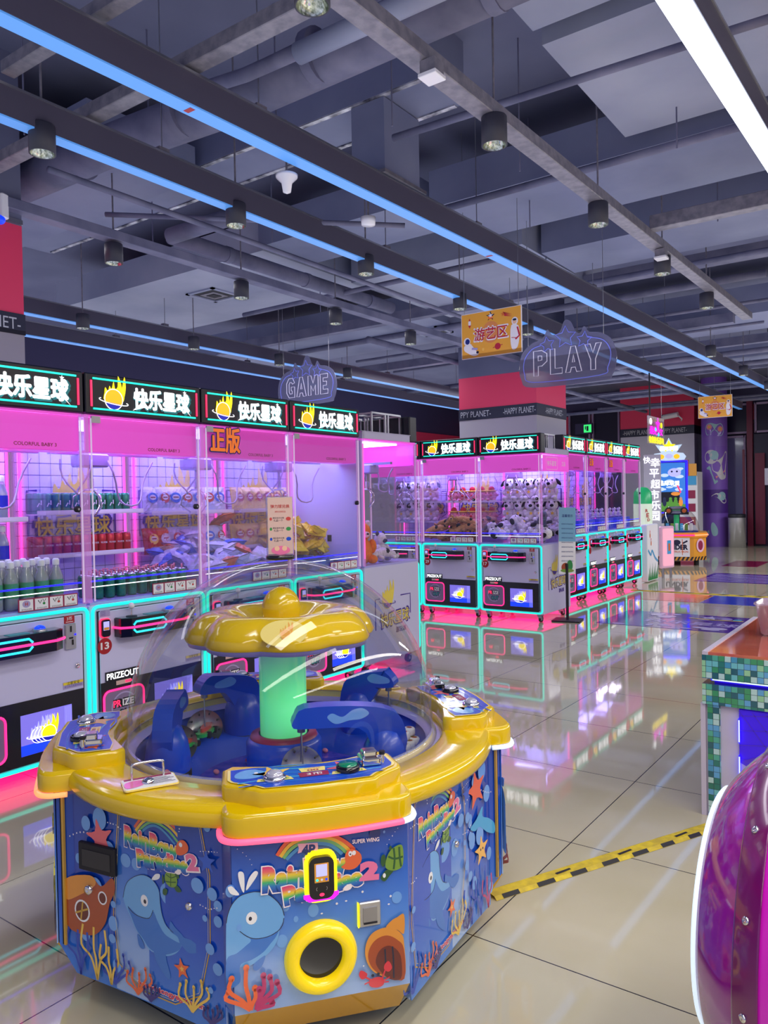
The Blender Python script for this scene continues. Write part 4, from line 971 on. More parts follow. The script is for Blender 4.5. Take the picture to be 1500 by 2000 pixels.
# far row: blue display boxes with panda plush
bxd = None
mat('panda_box', (70, 90, 210), .3, emit=.3)
for r_, t in enumerate(rowC):
    b = MB(); b.box((.0, .2, .92), (.6, .12, .14), 'panda_box'); b.text('CANDY', 0, .92, .4, .062, 'sticker_white', frame_m((0, .2, 0), (0, -1, 0)), bold=.03); b.build('prize_shelf', t)
    for k in range(3):
        p = (XC - .28, (9.24, 9.99, 10.72, 11.45)[r_] - .2 + .2 * k, 1.03)
        nm = ['nearest', 'second', 'third', 'last'][r_]
        if bxd is None: bxd = bear('small panda plush on the blue shelf of the nearest far-row machine', p, R(90), 'plush_white', 'plush_black', .55); bxd['group'] = 'panda plush in the nearest far-row machine'; index_children()
        else: q = dup(bxd, p, R(90), 'small panda plush on the blue shelf of the %s far-row machine' % nm, 'panda plush in the %s far-row machine' % nm)
ART_DOOR=[["E","art_bub",[90,374,35,31]],["E","art_bub",[158,355,23,25]],["E","art_bub",[-67,426,19,18]],["E","art_bub",[156,458,14,12]],["E","art_bub",[-29,425,16,16]],["L","rb_red",[[-31,520],[-6,547],[24,559],[66,562],[107,549],[143,523]],9],["L","rb_yel",[[-27,512],[-1,539],[27,552],[63,554],[101,542],[135,517]],9],["L","rb_grn",[[-23,506],[4,531],[30,545],[60,545],[92,534],[123,511]],8],["L","rb_blu",[[-17,501],[8,524],[33,537],[57,537],[83,525],[111,505]],8],["P","wh_light",[[-78,327],[-72,351],[-59,374],[-30,394],[1,404],[31,398],[52,378],[56,345],[62,316],[76,293],[99,282],[116,278],[128,266],[121,247],[103,229],[73,215],[40,212],[13,215],[-11,235],[-35,256],[-53,282],[-69,305]],1],["P","wh_mid",[[-61,307],[-21,292],[19,298],[30,318],[46,294],[69,270],[104,262],[124,259],[115,241],[73,219],[40,214],[13,219],[-7,236],[-32,256],[-49,283]],1],["P","wh_mid",[[-29,244],[-14,235],[-4,215],[-14,210],[-25,218]],1],["P","wh_mid",[[27,237],[50,241],[68,228],[74,202],[86,169],[76,159],[54,175],[34,199]],1],["P","wh_mid",[[113,275],[90,282],[87,296],[91,308],[105,297],[126,286],[136,279],[159,279],[181,268],[175,252],[149,245],[131,254],[121,260]],1],["L","ink",[[-61,308],[-43,296],[-15,292],[16,297],[30,321]],2],["L","ink",[[-78,327],[-72,351],[-59,374],[-30,394],[1,404],[31,398],[52,378],[56,345],[62,316],[76,293],[99,282]],1.5],["E","white_p",[0,338,13,15]],["E","ink",[2,336,5,6]],["P","white_p",[[28,399],[41,415],[57,419],[56,409],[43,401]],1],["P","tur_d",[[67,382],[73,387],[83,385],[78,371],[67,371]],1],["P","tur_d",[[67,421],[73,407],[68,396],[65,405]],1],["P","tur_d",[[108,407],[125,400],[130,392],[116,388],[107,396]],1],["P","tur_d",[[109,430],[121,436],[124,425],[115,421]],1],["E","tur_l",[96,415,22,20]],["L","tur_d",[[80,424],[96,419],[114,427]],3],["L","tur_d",[[96,434],[95,397]],3],["L","tur_d",[[78,406],[97,408],[113,412]],3],["S","star_o",[127,199,27],12],["S","star_y",[127,199,9],12],["L","gold",[[-86,569],[197,580],[188,151],[-97,149],[-86,569]],4],["L","gold_l",[[-80,564],[192,576],[183,156],[-91,155],[-80,564]],1.2],["T","white_o","RainBow",[-63,492],[121,490],0.019,"R"],["T","rb","RainBow",[-63,492],[121,490],0.012,"R"],["T","white_o","Paradise",[-19,445],[153,462],0.019,"R"],["T","rb","Paradise",[-19,445],[153,462],0.012,"R"],["T","white_o","2",[151,469],[187,476],0.02,"R"],["T","pinktxt","2",[153,471],[185,477],0.012,"R"],["P","fish",[[117,500],[126,517],[143,523],[157,513],[156,498],[137,485],[119,484]],1],["E","white_p",[133,510,6,6]],["T","white_o","www.xiongyegame.cn",[-27,119],[199,124],0.012,"R"],["T","red_t","www.xiongyegame.cn",[-27,119],[199,124],0.006,"R"],["L","cor_b",[[-113,90],[-132,105],[-162,117],[-156,147]],8],["L","cor_b",[[-113,90],[-122,110],[-137,129],[-133,161]],8],["L","cor_b",[[-113,90],[-111,109],[-107,129],[-107,153]],8],["L","cor_b",[[-113,90],[-99,117],[-77,146],[-80,176]],8],["L","cor_b",[[-113,90],[-89,114],[-53,142],[-59,163]],8],["L","cor_r",[[-28,89],[-44,102],[-69,112],[-64,138]],8],["L","cor_r",[[-28,89],[-35,106],[-48,123],[-44,150]],8],["L","cor_r",[[-28,89],[-26,105],[-22,122],[-22,144]],8],["L","cor_r",[[-28,89],[-16,112],[3,138],[1,163]],8],["L","cor_r",[[-28,89],[-8,110],[23,134],[18,152]],8],["L","cor_n",[[18,85],[9,93],[-6,99],[-3,114]],8],["L","cor_n",[[18,85],[14,96],[6,105],[8,122]],8],["L","cor_n",[[18,85],[19,95],[21,105],[21,118]],8],["L","cor_n",[[18,85],[25,99],[36,114],[35,130]],8],["L","cor_n",[[18,85],[30,98],[48,112],[45,123]],8],["L","cor_y",[[162,104],[145,119],[117,131],[123,161]],8],["L","cor_y",[[162,104],[154,124],[140,143],[144,175]],8],["L","cor_y",[[162,104],[164,123],[168,142],[168,167]],8],["L","cor_y",[[162,104],[175,131],[195,160],[193,189]],8],["L","cor_y",[[162,104],[184,128],[217,156],[212,176]],8],["L","cor_n",[[225,91],[215,100],[198,107],[202,125]],8],["L","cor_n",[[225,91],[220,103],[212,114],[214,133]],8],["L","cor_n",[[225,91],[227,102],[229,114],[229,129]],8],["L","cor_n",[[225,91],[233,107],[245,125],[243,142]],8],["L","cor_n",[[225,91],[238,105],[258,122],[255,135]],8],["E","art_bub",[223,572,11,11]],["E","art_bub",[235,413,16,16]],["E","art_bub",[188,423,20,19]],["E","art_bub",[253,389,13,13]],["E","art_bub",[252,351,13,14]],["E","art_bub",[248,235,15,15]],["E","art_bub",[225,278,14,14]],["E","art_bub",[-109,304,10,9]],["E","art_bub",[211,349,8,8]],["E","art_bub",[225,178,8,8]],["E","art_bub",[-116,212,13,12]],["E","white_p",[202,510,2,1]],["E","white_p",[211,512,2,1]],["E","white_p",[220,514,2,1]],["E","white_p",[229,515,2,2]],["E","white_p",[238,517,2,1]],["E","white_p",[247,518,2,1]],["E","white_p",[256,519,1,1]],["E","white_p",[198,379,2,2]],["E","white_p",[207,378,2,1]],["E","white_p",[216,376,2,2]],["E","white_p",[225,375,2,1]],["E","white_p",[234,378,2,2]],["E","white_p",[243,382,2,1]],["E","white_p",[252,385,2,2]],["E","white_p",[-121,518,2,2]],["E","white_p",[-110,518,2,2]],["E","white_p",[-100,518,2,2]],["E","white_p",[-89,518,2,1]],["E","white_p",[-81,514,3,2]],["E","white_p",[-72,511,2,1]],["E","white_p",[-123,378,2,1]],["E","white_p",[-115,377,2,2]],["E","white_p",[-107,377,2,1]],["E","white_p",[-97,381,2,2]],["E","white_p",[-30,567,2,1]],["E","white_p",[-30,558,2,2]],["E","white_p",[-29,549,2,2]],["E","white_p",[139,568,2,2]],["E","white_p",[138,561,2,1]],["E","white_p",[137,553,2,2]],["E","white_p",[136,546,2,1]],["S","star_b",[224,490,29],5]]
ART_STATION=[["E","art_bub",[-24,374,13,16]],["E","art_bub",[-66,360,6,8]],["E","art_bub",[-100,313,13,16]],["E","art_bub",[-140,367,8,11]],["E","art_bub",[183,374,13,15]],["E","art_bub",[-217,450,11,15]],["E","art_bub",[-90,392,9,10]],["E","art_bub",[154,540,3,4]],["E","art_bub",[40,557,3,3]],["E","white_p",[97,401,3,3]],["E","white_p",[33,382,3,3]],["E","white_p",[56,385,3,2]],["E","white_p",[-4,364,3,2]],["E","white_p",[-34,400,3,3]],["E","white_p",[167,380,3,3]],["E","white_p",[162,361,3,2]],["E","white_p",[96,220,2,2]],["E","white_p",[137,225,3,2]],["E","white_p",[-212,556,1,1]],["E","white_p",[-199,546,1,1]],["E","white_p",[-187,536,1,1]],["E","white_p",[-179,527,1,1]],["E","white_p",[-171,518,1,1]],["E","white_p",[-167,505,1,1]],["E","white_p",[188,545,1,1]],["E","white_p",[181,537,1,1]],["E","white_p",[174,528,1,2]],["E","white_p",[166,520,1,1]],["E","white_p",[160,509,1,1]],["L","rb_red",[[-108,518],[-86,545],[-50,558],[-8,555],[29,546],[59,527],[78,507]],11],["L","rb_yel",[[-100,514],[-79,538],[-47,550],[-8,548],[25,539],[51,522],[68,504]],11],["L","rb_grn",[[-93,510],[-72,531],[-43,543],[-8,541],[22,533],[44,518],[59,502]],10],["L","rb_blu",[[-86,506],[-64,524],[-39,535],[-8,534],[18,527],[34,515],[48,501]],10],["P","pinkpl",[[-59,541],[-56,553],[-59,564],[-11,560],[-10,550],[-12,538],[-20,543],[-48,543]],0],["T","navy","4P",[-47,547],[-19,546],0.008,"B"],["E","navy",[130,540,14,13]],["T","white_o","SUPER WING",[74,527],[140,525],0.002,"I"],["P","wh_light",[[-228,378],[-224,398],[-214,420],[-197,436],[-177,441],[-157,441],[-133,432],[-113,415],[-99,394],[-94,375],[-96,363],[-105,347],[-109,326],[-118,307],[-136,289],[-160,275],[-186,269],[-198,270],[-201,262],[-198,246],[-202,232],[-219,228],[-229,228],[-230,296]],1],["P","wh_mid",[[-199,356],[-185,342],[-162,332],[-132,332],[-109,341],[-115,327],[-127,314],[-145,296],[-172,283],[-195,278],[-200,264],[-198,246],[-203,232],[-228,228],[-229,293],[-206,304],[-185,318],[-173,331]],1],["P","wh_mid",[[-166,273],[-142,288],[-142,278],[-149,264],[-160,256],[-168,260]],1],["L","ink",[[-199,356],[-182,340],[-162,331],[-135,331],[-112,339],[-99,352],[-95,369]],2],["L","ink",[[-228,378],[-224,398],[-214,420],[-197,436],[-177,441],[-157,441],[-133,432],[-113,415],[-99,394],[-94,375]],2],["E","white_p",[-170,381,13,15]],["E","ink",[-173,380,4,5]],["E","art_bub",[-199,363,6,9]],["P","white_p",[[-223,459],[-218,463],[-211,460],[-197,440],[-215,444]],1],["P","white_p",[[-199,489],[-192,494],[-185,484],[-186,444],[-194,459]],1],["P","white_p",[[-175,474],[-161,490],[-153,485],[-162,469],[-181,448]],1],["P","tur_d",[[142,430],[152,444],[162,448],[175,444],[165,433],[152,420]],1],["P","tur_d",[[145,483],[153,485],[156,469],[149,456],[143,466]],1],["P","tur_d",[[164,497],[168,506],[174,494]],1],["P","tur_l",[[154,457],[161,484],[176,500],[198,502],[199,456],[184,444],[165,446]],1],["L","tur_d",[[162,480],[178,472],[199,475]],6],["L","tur_d",[[176,499],[178,472],[175,447]],6],["L","tur_d",[[190,500],[191,473],[194,451]],6],["E","white_p",[151,435,4,6]],["P","shell_l",[[101,239],[101,270],[114,295],[137,306],[166,305],[191,286],[198,260],[197,175],[147,187],[116,208]],1],["P","shell_l",[[153,306],[166,321],[182,328],[199,332],[198,285],[181,297]],1],["P","shell_m",[[107,238],[112,265],[130,283],[156,287],[181,272],[197,247],[197,173],[157,185],[122,207]],1],["P","shell_d",[[127,219],[129,243],[142,258],[161,261],[180,247],[190,223],[188,175],[154,183]],1],["L","ink",[[149,255],[150,230],[151,199]],5],["L","ink",[[168,258],[170,227],[170,180]],5],["P","crab",[[107,179],[112,187],[131,190],[144,183],[144,169],[131,164],[113,168]],1],["P","crab",[[83,202],[88,213],[103,203],[100,193],[90,191]],1],["P","crab",[[148,218],[158,224],[166,207],[157,198],[146,206]],1],["L","crab",[[100,194],[112,186]],5],["L","crab",[[141,185],[148,203]],5],["L","crab",[[109,182],[96,178]],4],["L","crab",[[144,178],[160,185]],4],["L","crab",[[144,175],[157,174]],4],["E","ink",[117,196,4,4]],["E","ink",[131,197,4,4]],["T","white_o","Rain",[-140,466],[-48,463],0.024,"R"],["T","rb","Rain",[-140,466],[-48,463],0.014,"R"],["T","white_o","Bow",[-40,475],[54,479],0.024,"R"],["T","rb","Bow",[-40,475],[54,479],0.014,"R"],["T","white_o","Paradise",[-92,421],[92,444],0.022,"R"],["T","rb","Paradise",[-92,421],[92,444],0.013,"R"],["T","pinktxt","2",[95,454],[132,452],0.02,"B"],["P","fish",[[44,472],[54,480],[54,498],[62,511],[78,510],[93,496],[93,478],[77,464],[58,464]],1],["E","white_p",[67,501,5,7]],["E","white_p",[76,502,5,6]],["E","ink",[67,500,2,2]],["L","cor_r",[[-177,168],[-199,185],[-233,204],[-226,220]],12.0],["L","cor_r",[[-177,168],[-196,194],[-225,221],[-219,249]],12.0],["L","cor_r",[[-177,168],[-181,199],[-187,229],[-185,269]],12.0],["L","cor_r",[[-177,168],[-172,183],[-165,197],[-166,218]],12.0],["L","cor_m",[[-164,167],[-161,181],[-156,195],[-156,214]],12.0],["L","cor_m",[[-164,167],[-156,190],[-145,212],[-146,244]],12.0],["L","cor_m",[[-164,167],[-149,187],[-127,206],[-131,238]],12.0],["L","cor_m",[[-164,167],[-143,182],[-109,196],[-115,223]],12.0],["L","cor_m",[[-164,167],[-148,170],[-124,172],[-128,180]],12.0]]
# ------------------------------------------------------------------ four-player scoop game under a clear dome
CX, CY, A0 = -1.72, 1.805, -39.0
DM = thing('scoop_game', 'round yellow and blue four-player scoop game under a clear dome in the foreground', 'arcade game', (CX, CY, 0), R(A0))
# local frame: station k faces local direction k*90 degrees, +x is the station nearest the camera
def rotk(k): return Matrix.Rotation(R(90 * k), 4, 'Z')
def draw_art(b, M, items, dz=.0004, sc_=.001):
    for i, it in enumerate(items):
        z = .0006 + dz * .25 * i; k = it[0]; mm_ = it[1]
        if mm_ == 'pinkpl' or (k == 'T' and it[2] == '4P'): it = it[:]; it[2:] = [[[q[0], q[1] - 24] for q in it[2]], it[3]] if k == 'P' else [it[2], [it[3][0], it[3][1] - 24], [it[4][0], it[4][1] - 24], it[5], it[6]]
        if k == 'P':
            p = [(q[0] * sc_, q[1] * sc_) for q in it[2]]; b.flat(catmull(p, True, 4) if it[3] else p, z, mm_, M)
        elif k == 'L':
            if mm_.startswith('cor'): q = it[2][-1]; b.disc(q[0] * sc_, q[1] * sc_, it[3] * .0006, it[3] * .0007, z, mm_, M, 10)
            b.stroke(catmull([(q[0] * sc_, q[1] * sc_) for q in it[2]], False, 3), it[3] * .0008, z, mm_, M)
        elif k == 'E': b.disc(it[2][0] * sc_, it[2][1] * sc_, it[2][2] * sc_, it[2][3] * sc_, z, mm_, M, 16 if it[2][2] > 6 else 8)
        elif k == 'S': b.star(it[2][0] * sc_, it[2][1] * sc_, it[2][2] * sc_, z, mm_, M, it[3])
        elif k == 'T':
            (x0, y0), (x1, y1) = it[3], it[4]; w = math.hypot(x1 - x0, y1 - y0) * sc_; rot = math.atan2(y1 - y0, x1 - x0); th = it[5]
            s = it[2]; h = {'RainBow': .05, 'Paradise': .04, '2': .035, 'Rain': .055, 'Bow': .05, '4P': .02, 'SUPER WING': .009}.get(s, .014)
            b.text(s, (x0 + x1) / 2 * sc_, (y0 + y1) / 2 * sc_, w + th * .6, z, mm_, M, bold=th * 3.2 + .02, h=h + th * .6, rot=rot, uvs=(mm_ == 'rb'))
plan = [(.652, -.215), (.655, 0), (.652, .215), (.607, .232), (.37, .463), (.232, .607), (.215, .652), (-.215, .652), (-.232, .607), (-.37, .463), (-.607, .232), (-.652, .215), (-.652, -.215), (-.607, -.232), (-.37, -.463), (-.232, -.607), (-.215, -.652), (.215, -.652), (.232, -.607), (.37, -.463), (.607, -.232)]
def pull(p):
    q = [p[0], p[1]]
    for i in (0, 1):
        if abs(q[i]) > .64: q[i] = math.copysign(.575, q[i])
    return tuple(q)
b = MB(); n = len(plan); lo = [pull(p) for p in plan]
vs = [(p[0], p[1], .075) for p in lo] + [(p[0], p[1], .155) for p in plan] + [(p[0], p[1], .585) for p in plan]
fs = [tuple(range(n))[::-1]]
for r in range(2):
    for i in range(n): fs.append((r * n + i, r * n + (i + 1) % n, (r + 1) * n + (i + 1) % n, (r + 1) * n + i))
b.add(vs, fs, 'sea_print_deep'); b.build('cabinet', DM)
for k in range(8):
    a = R(22 + 45 * k)
    b = MB(Matrix.Translation((.42 * math.cos(a), .42 * math.sin(a), 0)))
    if k % 2 == 0:
        b.rod((0, 0, .02), (0, 0, .075), .014, 'steel'); b.lathe([(.0, 0), (.035, 0), (.035, .012), (.015, .022), (0, .022)], 'rubber', 18); b.build('foot', DM)
for k in range(4):
    # station front with its print and the yellow kick plate
    M = rotk(k) @ frame_m((.655, 0, 0), (1, 0, 0))
    b = MB(); b.prism([(-.213, .155), (.213, .155), (.213, .58), (-.213, .58)], 0, .004, 'sea_print', M)
    if k != 2: draw_art(b, M @ Matrix.Translation((0, 0, .0042)), ART_STATION)
    fp = b.build('station_front', DM)
    b = MB(rotk(k))
    q = [(-.21, .0), (.21, .0)]
    b.add([(.659, -.212, .155), (.659, .212, .155), (.586, .205, .055), (.586, -.205, .055), (.64, -.212, .155), (.64, .212, .155), (.56, .205, .055), (.56, -.205, .055)], [(0, 3, 2, 1), (4, 5, 6, 7), (0, 1, 5, 4), (2, 3, 7, 6), (1, 2, 6, 5), (0, 4, 7, 3)], 'yellow_deep')
    b.build('kick_plate', DM)
    # prize mouth: raised yellow ring round a dark tunnel
    if k != 2:
        Mr = M @ Matrix.Translation((-.008, .262, .004))
        b = MB(); b.lathe([(.088, 0), (.088, .008), (.08, .022), (.066, .028), (.054, .02), (.052, .0)], 'ring_glow', 48, Mr); rg = b.build('prize_ring', fp)
        b = MB(); b.lathe([(.055, .002), (0, .002)], 'black_gloss', 40, Mr); b.build('prize_mouth', fp)
        b = MB(M); b.prism(rrect(.079, .122, .026, 5, -.006, .457), .004, .014, 'neon_yellow'); b.prism([(-.035, .4), (.023, .4), (.036, .41), (.036, .418), (-.048, .418), (-.048, .41)], .0142, .016, 'neon_magenta')
        b.prism(rrect(.06, .1, .018, 5, -.006, .459), .014, .026, 'black_gloss'); b.box((-.006, .472, .0265), (.034, .045, .001), 'sign_orange'); b.box((-.006, .478, .0272), (.026, .028, .001), 'screen_pale')
        for i, mm_ in enumerate(('neon_cyan', 'sticker_white', 'button_blue')): b.disc(-.017 + .011 * i, .456, .003, .003, .028, mm_)
        b.disc(-.006, .42, .006, .004, .0265, 'neon_red'); b.stroke([(-.016 + .003 * math.cos(R(a_)), .434 + .004 * math.sin(R(a_))) for a_ in range(100, 260, 30)], .0012, .0265, 'steel'); b.stroke([(.004 + .003 * math.cos(R(a_)), .434 + .004 * math.sin(R(a_))) for a_ in range(-80, 80, 30)], .0012, .0265, 'steel')
        b.build('card_reader', fp)
        b = MB(M); b.box((.113, .347, .008), (.054, .06, .01), 'brushed', bev=.004); b.box((.113, .346, .0145), (.034, .038, .003), 'steel'); b.box((.113, .328, .0165), (.034, .004, .002), 'black_matte'); b.box((.0845, .347, .008), (.003, .058, .01), 'neon_yellow')
        b.build('coin_return', fp)
    # door panel between the stations
    M = rotk(k) @ Matrix.Rotation(R(-45), 4, 'Z') @ frame_m((.589, 0, 0), (1, 0, 0))
    if k in (0, 1):
        b = MB(); s = 1
        if k == 0: b.prism([(-.155, .078), (.268, .078), (.268, .58), (-.155, .58)], -.003, .001, 'sea_print', M); draw_art(b, M @ Matrix.Translation((0, 0, .0012)), ART_DOOR)
        else: b.prism([(-.268, .078), (.155, .078), (.155, .58), (-.268, .58)], -.003, .001, 'sea_print', M); draw_art(b, M @ Matrix.Translation((-.145, 0, .0012)), ART_DOOR)
        dp = b.build('service_door', DM)
        b = MB(M @ Matrix.Translation((.156 if k == 0 else .02, .363, .001))); b.lathe([(.009, 0), (.009, .008), (.004, .009), (0, .006)], 'chrome', 16); b.build('lock', dp)
# side flanks of the left and right stations
for sgn, k in ((-1, 0), (1, 0)):
    p0 = Vector((.37, .463 * sgn, 0)); p1 = Vector((.225, .63 * sgn, 0)); d = (p1 - p0).normalized(); nn = Vector((d.y, -d.x, 0)) * sgn
    mid = (p0 + p1) / 2; M = frame_m((mid.x, mid.y, 0), nn); L = (p1 - p0).length; q = -sgn   # q: +1 towards the hinge on the left flank
    hx = -sgn * -1
    b = MB(M @ Matrix.Translation((0, 0, .0015)))
    hs = 1 if (M.inverted() @ p1).x > 0 else -1
    for x, y, r in [(.02, .52, .03), (-.03, .5, .02), (.05, .44, .026), (.0, .33, .03), (-.05, .33, .024), (.06, .25, .02), (-.04, .2, .02), (.07, .14, .018), (-.06, .4, .014)]: b.disc(x, y, r * .8, r, .0002, 'art_bub')
    for i in range(14): b.disc(-.09 + .013 * i, .455 + .02 * math.sin(i * .35), .002, .0025, .0004, 'white_p', None, 8)
    if sgn < 0:
        b.star(.02, .47, .05, .0006, 'star_p', None, 14)
        b.flat(catmull([(-.11, .33), (-.02, .36), (.02, .34), (.06, .37), (.07, .34), (.05, .3), (.03, .24), (-.02, .2), (-.11, .21)], True, 4), .0006, 'shell_m')
        b.flat(catmull([(-.11, .335), (-.02, .362), (.0, .34), (-.06, .3), (-.11, .28)], True, 4), .0008, 'shell_l')
        b.disc(-.05, .26, .028, .03, .001, 'white_p'); b.disc(-.05, .26, .023, .025, .0012, 'shell_d'); b.disc(.025, .31, .016, .018, .001, 'white_p'); b.disc(.025, .31, .012, .014, .0012, 'shell_d')
        b.stroke([(-.075, .25), (-.027, .27)], .005, .0014, 'gold'); b.stroke([(-.055, .235), (-.047, .285)], .005, .0014, 'gold')
    else:
        b.star(-.02, .475, .06, .0006, 'star_o', None, 10); b.star(.01, .28, .045, .0006, 'star_y', None, 4)
        b.disc(.004, .283, .003, .004, .001, 'ink'); b.disc(.018, .283, .003, .004, .001, 'ink')
        b.flat(catmull([(-.06, .37), (-.02, .385), (.02, .41), (.02, .38), (.06, .36), (.1, .33), (.1, .3), (.05, .32), (.0, .355), (-.03, .352)], True, 4), .0006, 'cyan_p')
    for x, m_, h in ((-.06, 'cor_b', .12), (.0, 'cor_y' if sgn < 0 else 'cor_b', .14), (.05, 'cor_m' if sgn > 0 else 'cor_y', .1)):
        for dx in (-.5, -.1, .3): b.stroke(catmull([(x, .085), (x + dx * h * .3, .085 + h * .4), (x + dx * h * .8, .085 + h * .6), (x + dx * h * .7, .085 + h)], False, 4), .007, .0008, m_)
    sf = b.build('side_flank', DM)
    if sgn < 0:
        b = MB(M); b.box((.015, .415, .006), (.13, .075, .012), 'black_matte', bev=.004); b.box((.015, .413, .0125), (.1, .045, .001), 'black_gloss'); b.build('slot_frame', sf)
        b = MB(M @ Matrix.Translation((-.02, .325, .002))); b.lathe([(.012, 0), (.012, .01), (.004, .011), (0, .008)], 'chrome', 16); b.build('lock', sf)
    b = MB(M); b.box((hs * .112, .365, .004), (.007, .42, .007), 'gold'); b.box((hs * .12, .365, .003), (.004, .42, .006), 'black_matte'); b.build('hinge_strip', sf)
# deck ring and the four consoles
b = MB(); b.lathe([(.50, .578), (.64, .572), (.655, .578), (.66, .59), (.658, .612), (.648, .624), (.63, .629), (.52, .629), (.508, .622), (.5, .6), (.5, .578)], 'yellow_gloss', 96); b.build('deck_ring', DM)
b = MB(); b.lathe([(.505, .60), (.47, .606), (.455, .59)], 'lavender', 64); b.build('dome_gutter', DM)
for k in range(4):
    M = rotk(k) @ Matrix.Translation((.024 if k % 2 else 0, 0, 0))
    out = [(.47, -.225), (.60, -.232), (.645, -.229), (.670, -.208), (.682, -.16), (.692, 0), (.682, .16), (.670, .208), (.645, .229), (.60, .232), (.47, .225)]
    inner = [(math.sqrt(max(0, .505 ** 2 - y * y)), y) for y in (.2, .1, 0, -.1, -.2)]
    b = MB(M)
    def slab(poly, z0, z1, bev, m_):
        cx = sum(p[0] for p in poly) / len(poly); cy = sum(p[1] for p in poly) / len(poly)
        def ins(f): return [(cx + (p[0] - cx) * (1 - f / .13), cy + (p[1] - cy) * (1 - f / .22)) for p in poly]
        L0, L1, L2, L3 = poly, poly, ins(bev * .35), ins(bev)
        zs = (z0, z1 - bev, z1 - bev * .3, z1); n_ = len(poly); vs = []
        for L_, z in zip((L0, L1, L2, L3), zs): vs += [(p[0], p[1], z) for p in L_]
        fs = []
        for r in range(3):
            for i in range(n_): fs.append((r * n_ + i, r * n_ + (i + 1) % n_, (r + 1) * n_ + (i + 1) % n_, (r + 1) * n_ + i))
        b.add(vs, fs, m_, True); b.add(vs[3 * n_:], [tuple(range(n_))], m_)
    slab(catmull(out, False, 3)[:-1] + [out[-1]] + inner, .575, .628, .012, 'yellow_gloss')
    top = [(.47, -.221), (.56, -.227), (.583, -.218), (.602, -.188), (.627, -.155), (.645, -.14), (.654, 0), (.645, .14), (.627, .155), (.602, .188), (.583, .218), (.56, .227), (.47, .221)]
    inner2 = [(math.sqrt(max(0, .49 ** 2 - y * y)), y) for y in (.2, .1, 0, -.1, -.2)]
    slab(top + inner2, .62, .668, .008, 'yellow_gloss')
    c_ = b.build('player_console', DM)
    dec = [(.485, -.207), (.555, -.212), (.572, -.205), (.592, -.178), (.617, -.146), (.633, -.132), (.641, 0), (.633, .132), (.617, .146), (.592, .178), (.572, .205), (.555, .212), (.485, .207)] + [(math.sqrt(max(0, .505 ** 2 - y * y)), y) for y in (.15, .05, -.05, -.15)]
    b = MB(M @ Matrix.Translation((0, 0, .6685))); b.flat(dec, .0015, 'cream_yellow'); b.flat([(.56 * .035 + p[0] * .965, p[1] * .965) for p in dec], .002, 'blue_plastic')
    # print on the console: pale waves, whale, starfish under the buttons, price flag, name strips
    T = Matrix(((0, -1, 0, 0), (1, 0, 0, 0), (0, 0, 1, 0), (0, 0, 0, 1)))   # printed words: x to the player's right, y away from the player
    W_ = Matrix.Translation((.562, 0, .0022)) @ Matrix(((0, -1, 0, 0), (1, 0, 0, 0), (0, 0, 1, 0), (0, 0, 0, 1)))
    for i in range(5): b.stroke(catmull([(-.19, -.05 + .025 * i), (-.08, -.04 + .028 * i), (.03, -.055 + .027 * i), (.17, -.04 + .022 * i)], False, 5), .006, .0001, 'cyan_p' if i % 2 else 'art_mid', W_)
    b.flat(catmull([(-.19, .04), (-.16, .065), (-.125, .05), (-.12, .02), (-.15, .0), (-.19, .01)], True, 4), .0004, 'wh_light', W_); b.disc(-.14, .035, .005, .006, .0006, 'white_p', W_)
    b.star(-.1, .02, .052, .0004, 'star_y', W_, 10); b.star(.082, .012, .048, .0004, 'star_p', W_, 20); b.star(.165, .03, .03, .0004, 'star_o', W_)
    b.flat([(-.145, -.03), (-.055, -.035), (-.06, -.016), (-.14, -.012)], .0008, 'cream_yellow', W_); b.text('①MOVE', -.1, -.0235, .07, .001, 'leaf_green', W_, bold=.02, h=.012)
    b.flat([(.04, -.034), (.13, -.03), (.125, -.01), (.045, -.014)], .0008, 'cream_yellow', W_); b.text('②CATCH', .085, -.022, .07, .001, 'leaf_green', W_, bold=.02, h=.012)
    b.flat([(-.038, -.03), (.034, -.03), (.036, .0), (-.04, .0)], .0008, 'maroon', W_); b.text('3币', 0, -.014, .04, .001, 'sticker_white', W_, bold=.02, h=.018)
    b.flat([(-.03, .004), (.03, .004), (.034, .032), (-.034, .032)], .0008, 'cream_yellow', W_); b.text('COINS', 0, .026, .04, .001, 'red_ink', W_, h=.006); b.text('00', 0, .013, .03, .001, 'maroon', W_, bold=.03, h=.012)
    b.build('console_print', c_)
    b = MB(M @ Matrix.Translation((.58, -.1, .671))); b.lathe([(.028, 0), (.028, .006), (.023, .009)], 'chrome', 24); b.ell((0, 0, .008), (.022, .022, .015), 'button_clear'); b.build('move_button', c_)
    b = MB(M @ Matrix.Translation((.575, .085, .671))); b.lathe([(.03, 0), (.03, .012), (.025, .014)], 'black_gloss', 24)
    if k == 0: b.lathe([(.024, .012), (.023, .017), (.0, .018)], 'button_green', 24)
    else: b.ell((0, 0, .01), (.022, .022, .014), 'button_clear')
    b.build('catch_button', c_)
    b = MB(M @ Matrix.Translation((.54, .158, .671))); b.box((0, -.01, .01), (.06, .05, .02), 'chrome', bev=.005); b.box((0, -.01, .025), (.035, .04, .02), 'chrome', bev=.006); b.rod((.02, .02, 0), (.02, .02, .028), .006, 'chrome'); b.rod((.02, .02, .026), (.02, .02, .034), .008, 'black_matte'); b.build('coin_entry', c_)
    edge = catmull([(.6, -.236), (.648, -.235), (.676, -.212), (.688, -.16), (.699, 0), (.688, .16), (.676, .212), (.648, .235), (.6, .236)], False, 5)
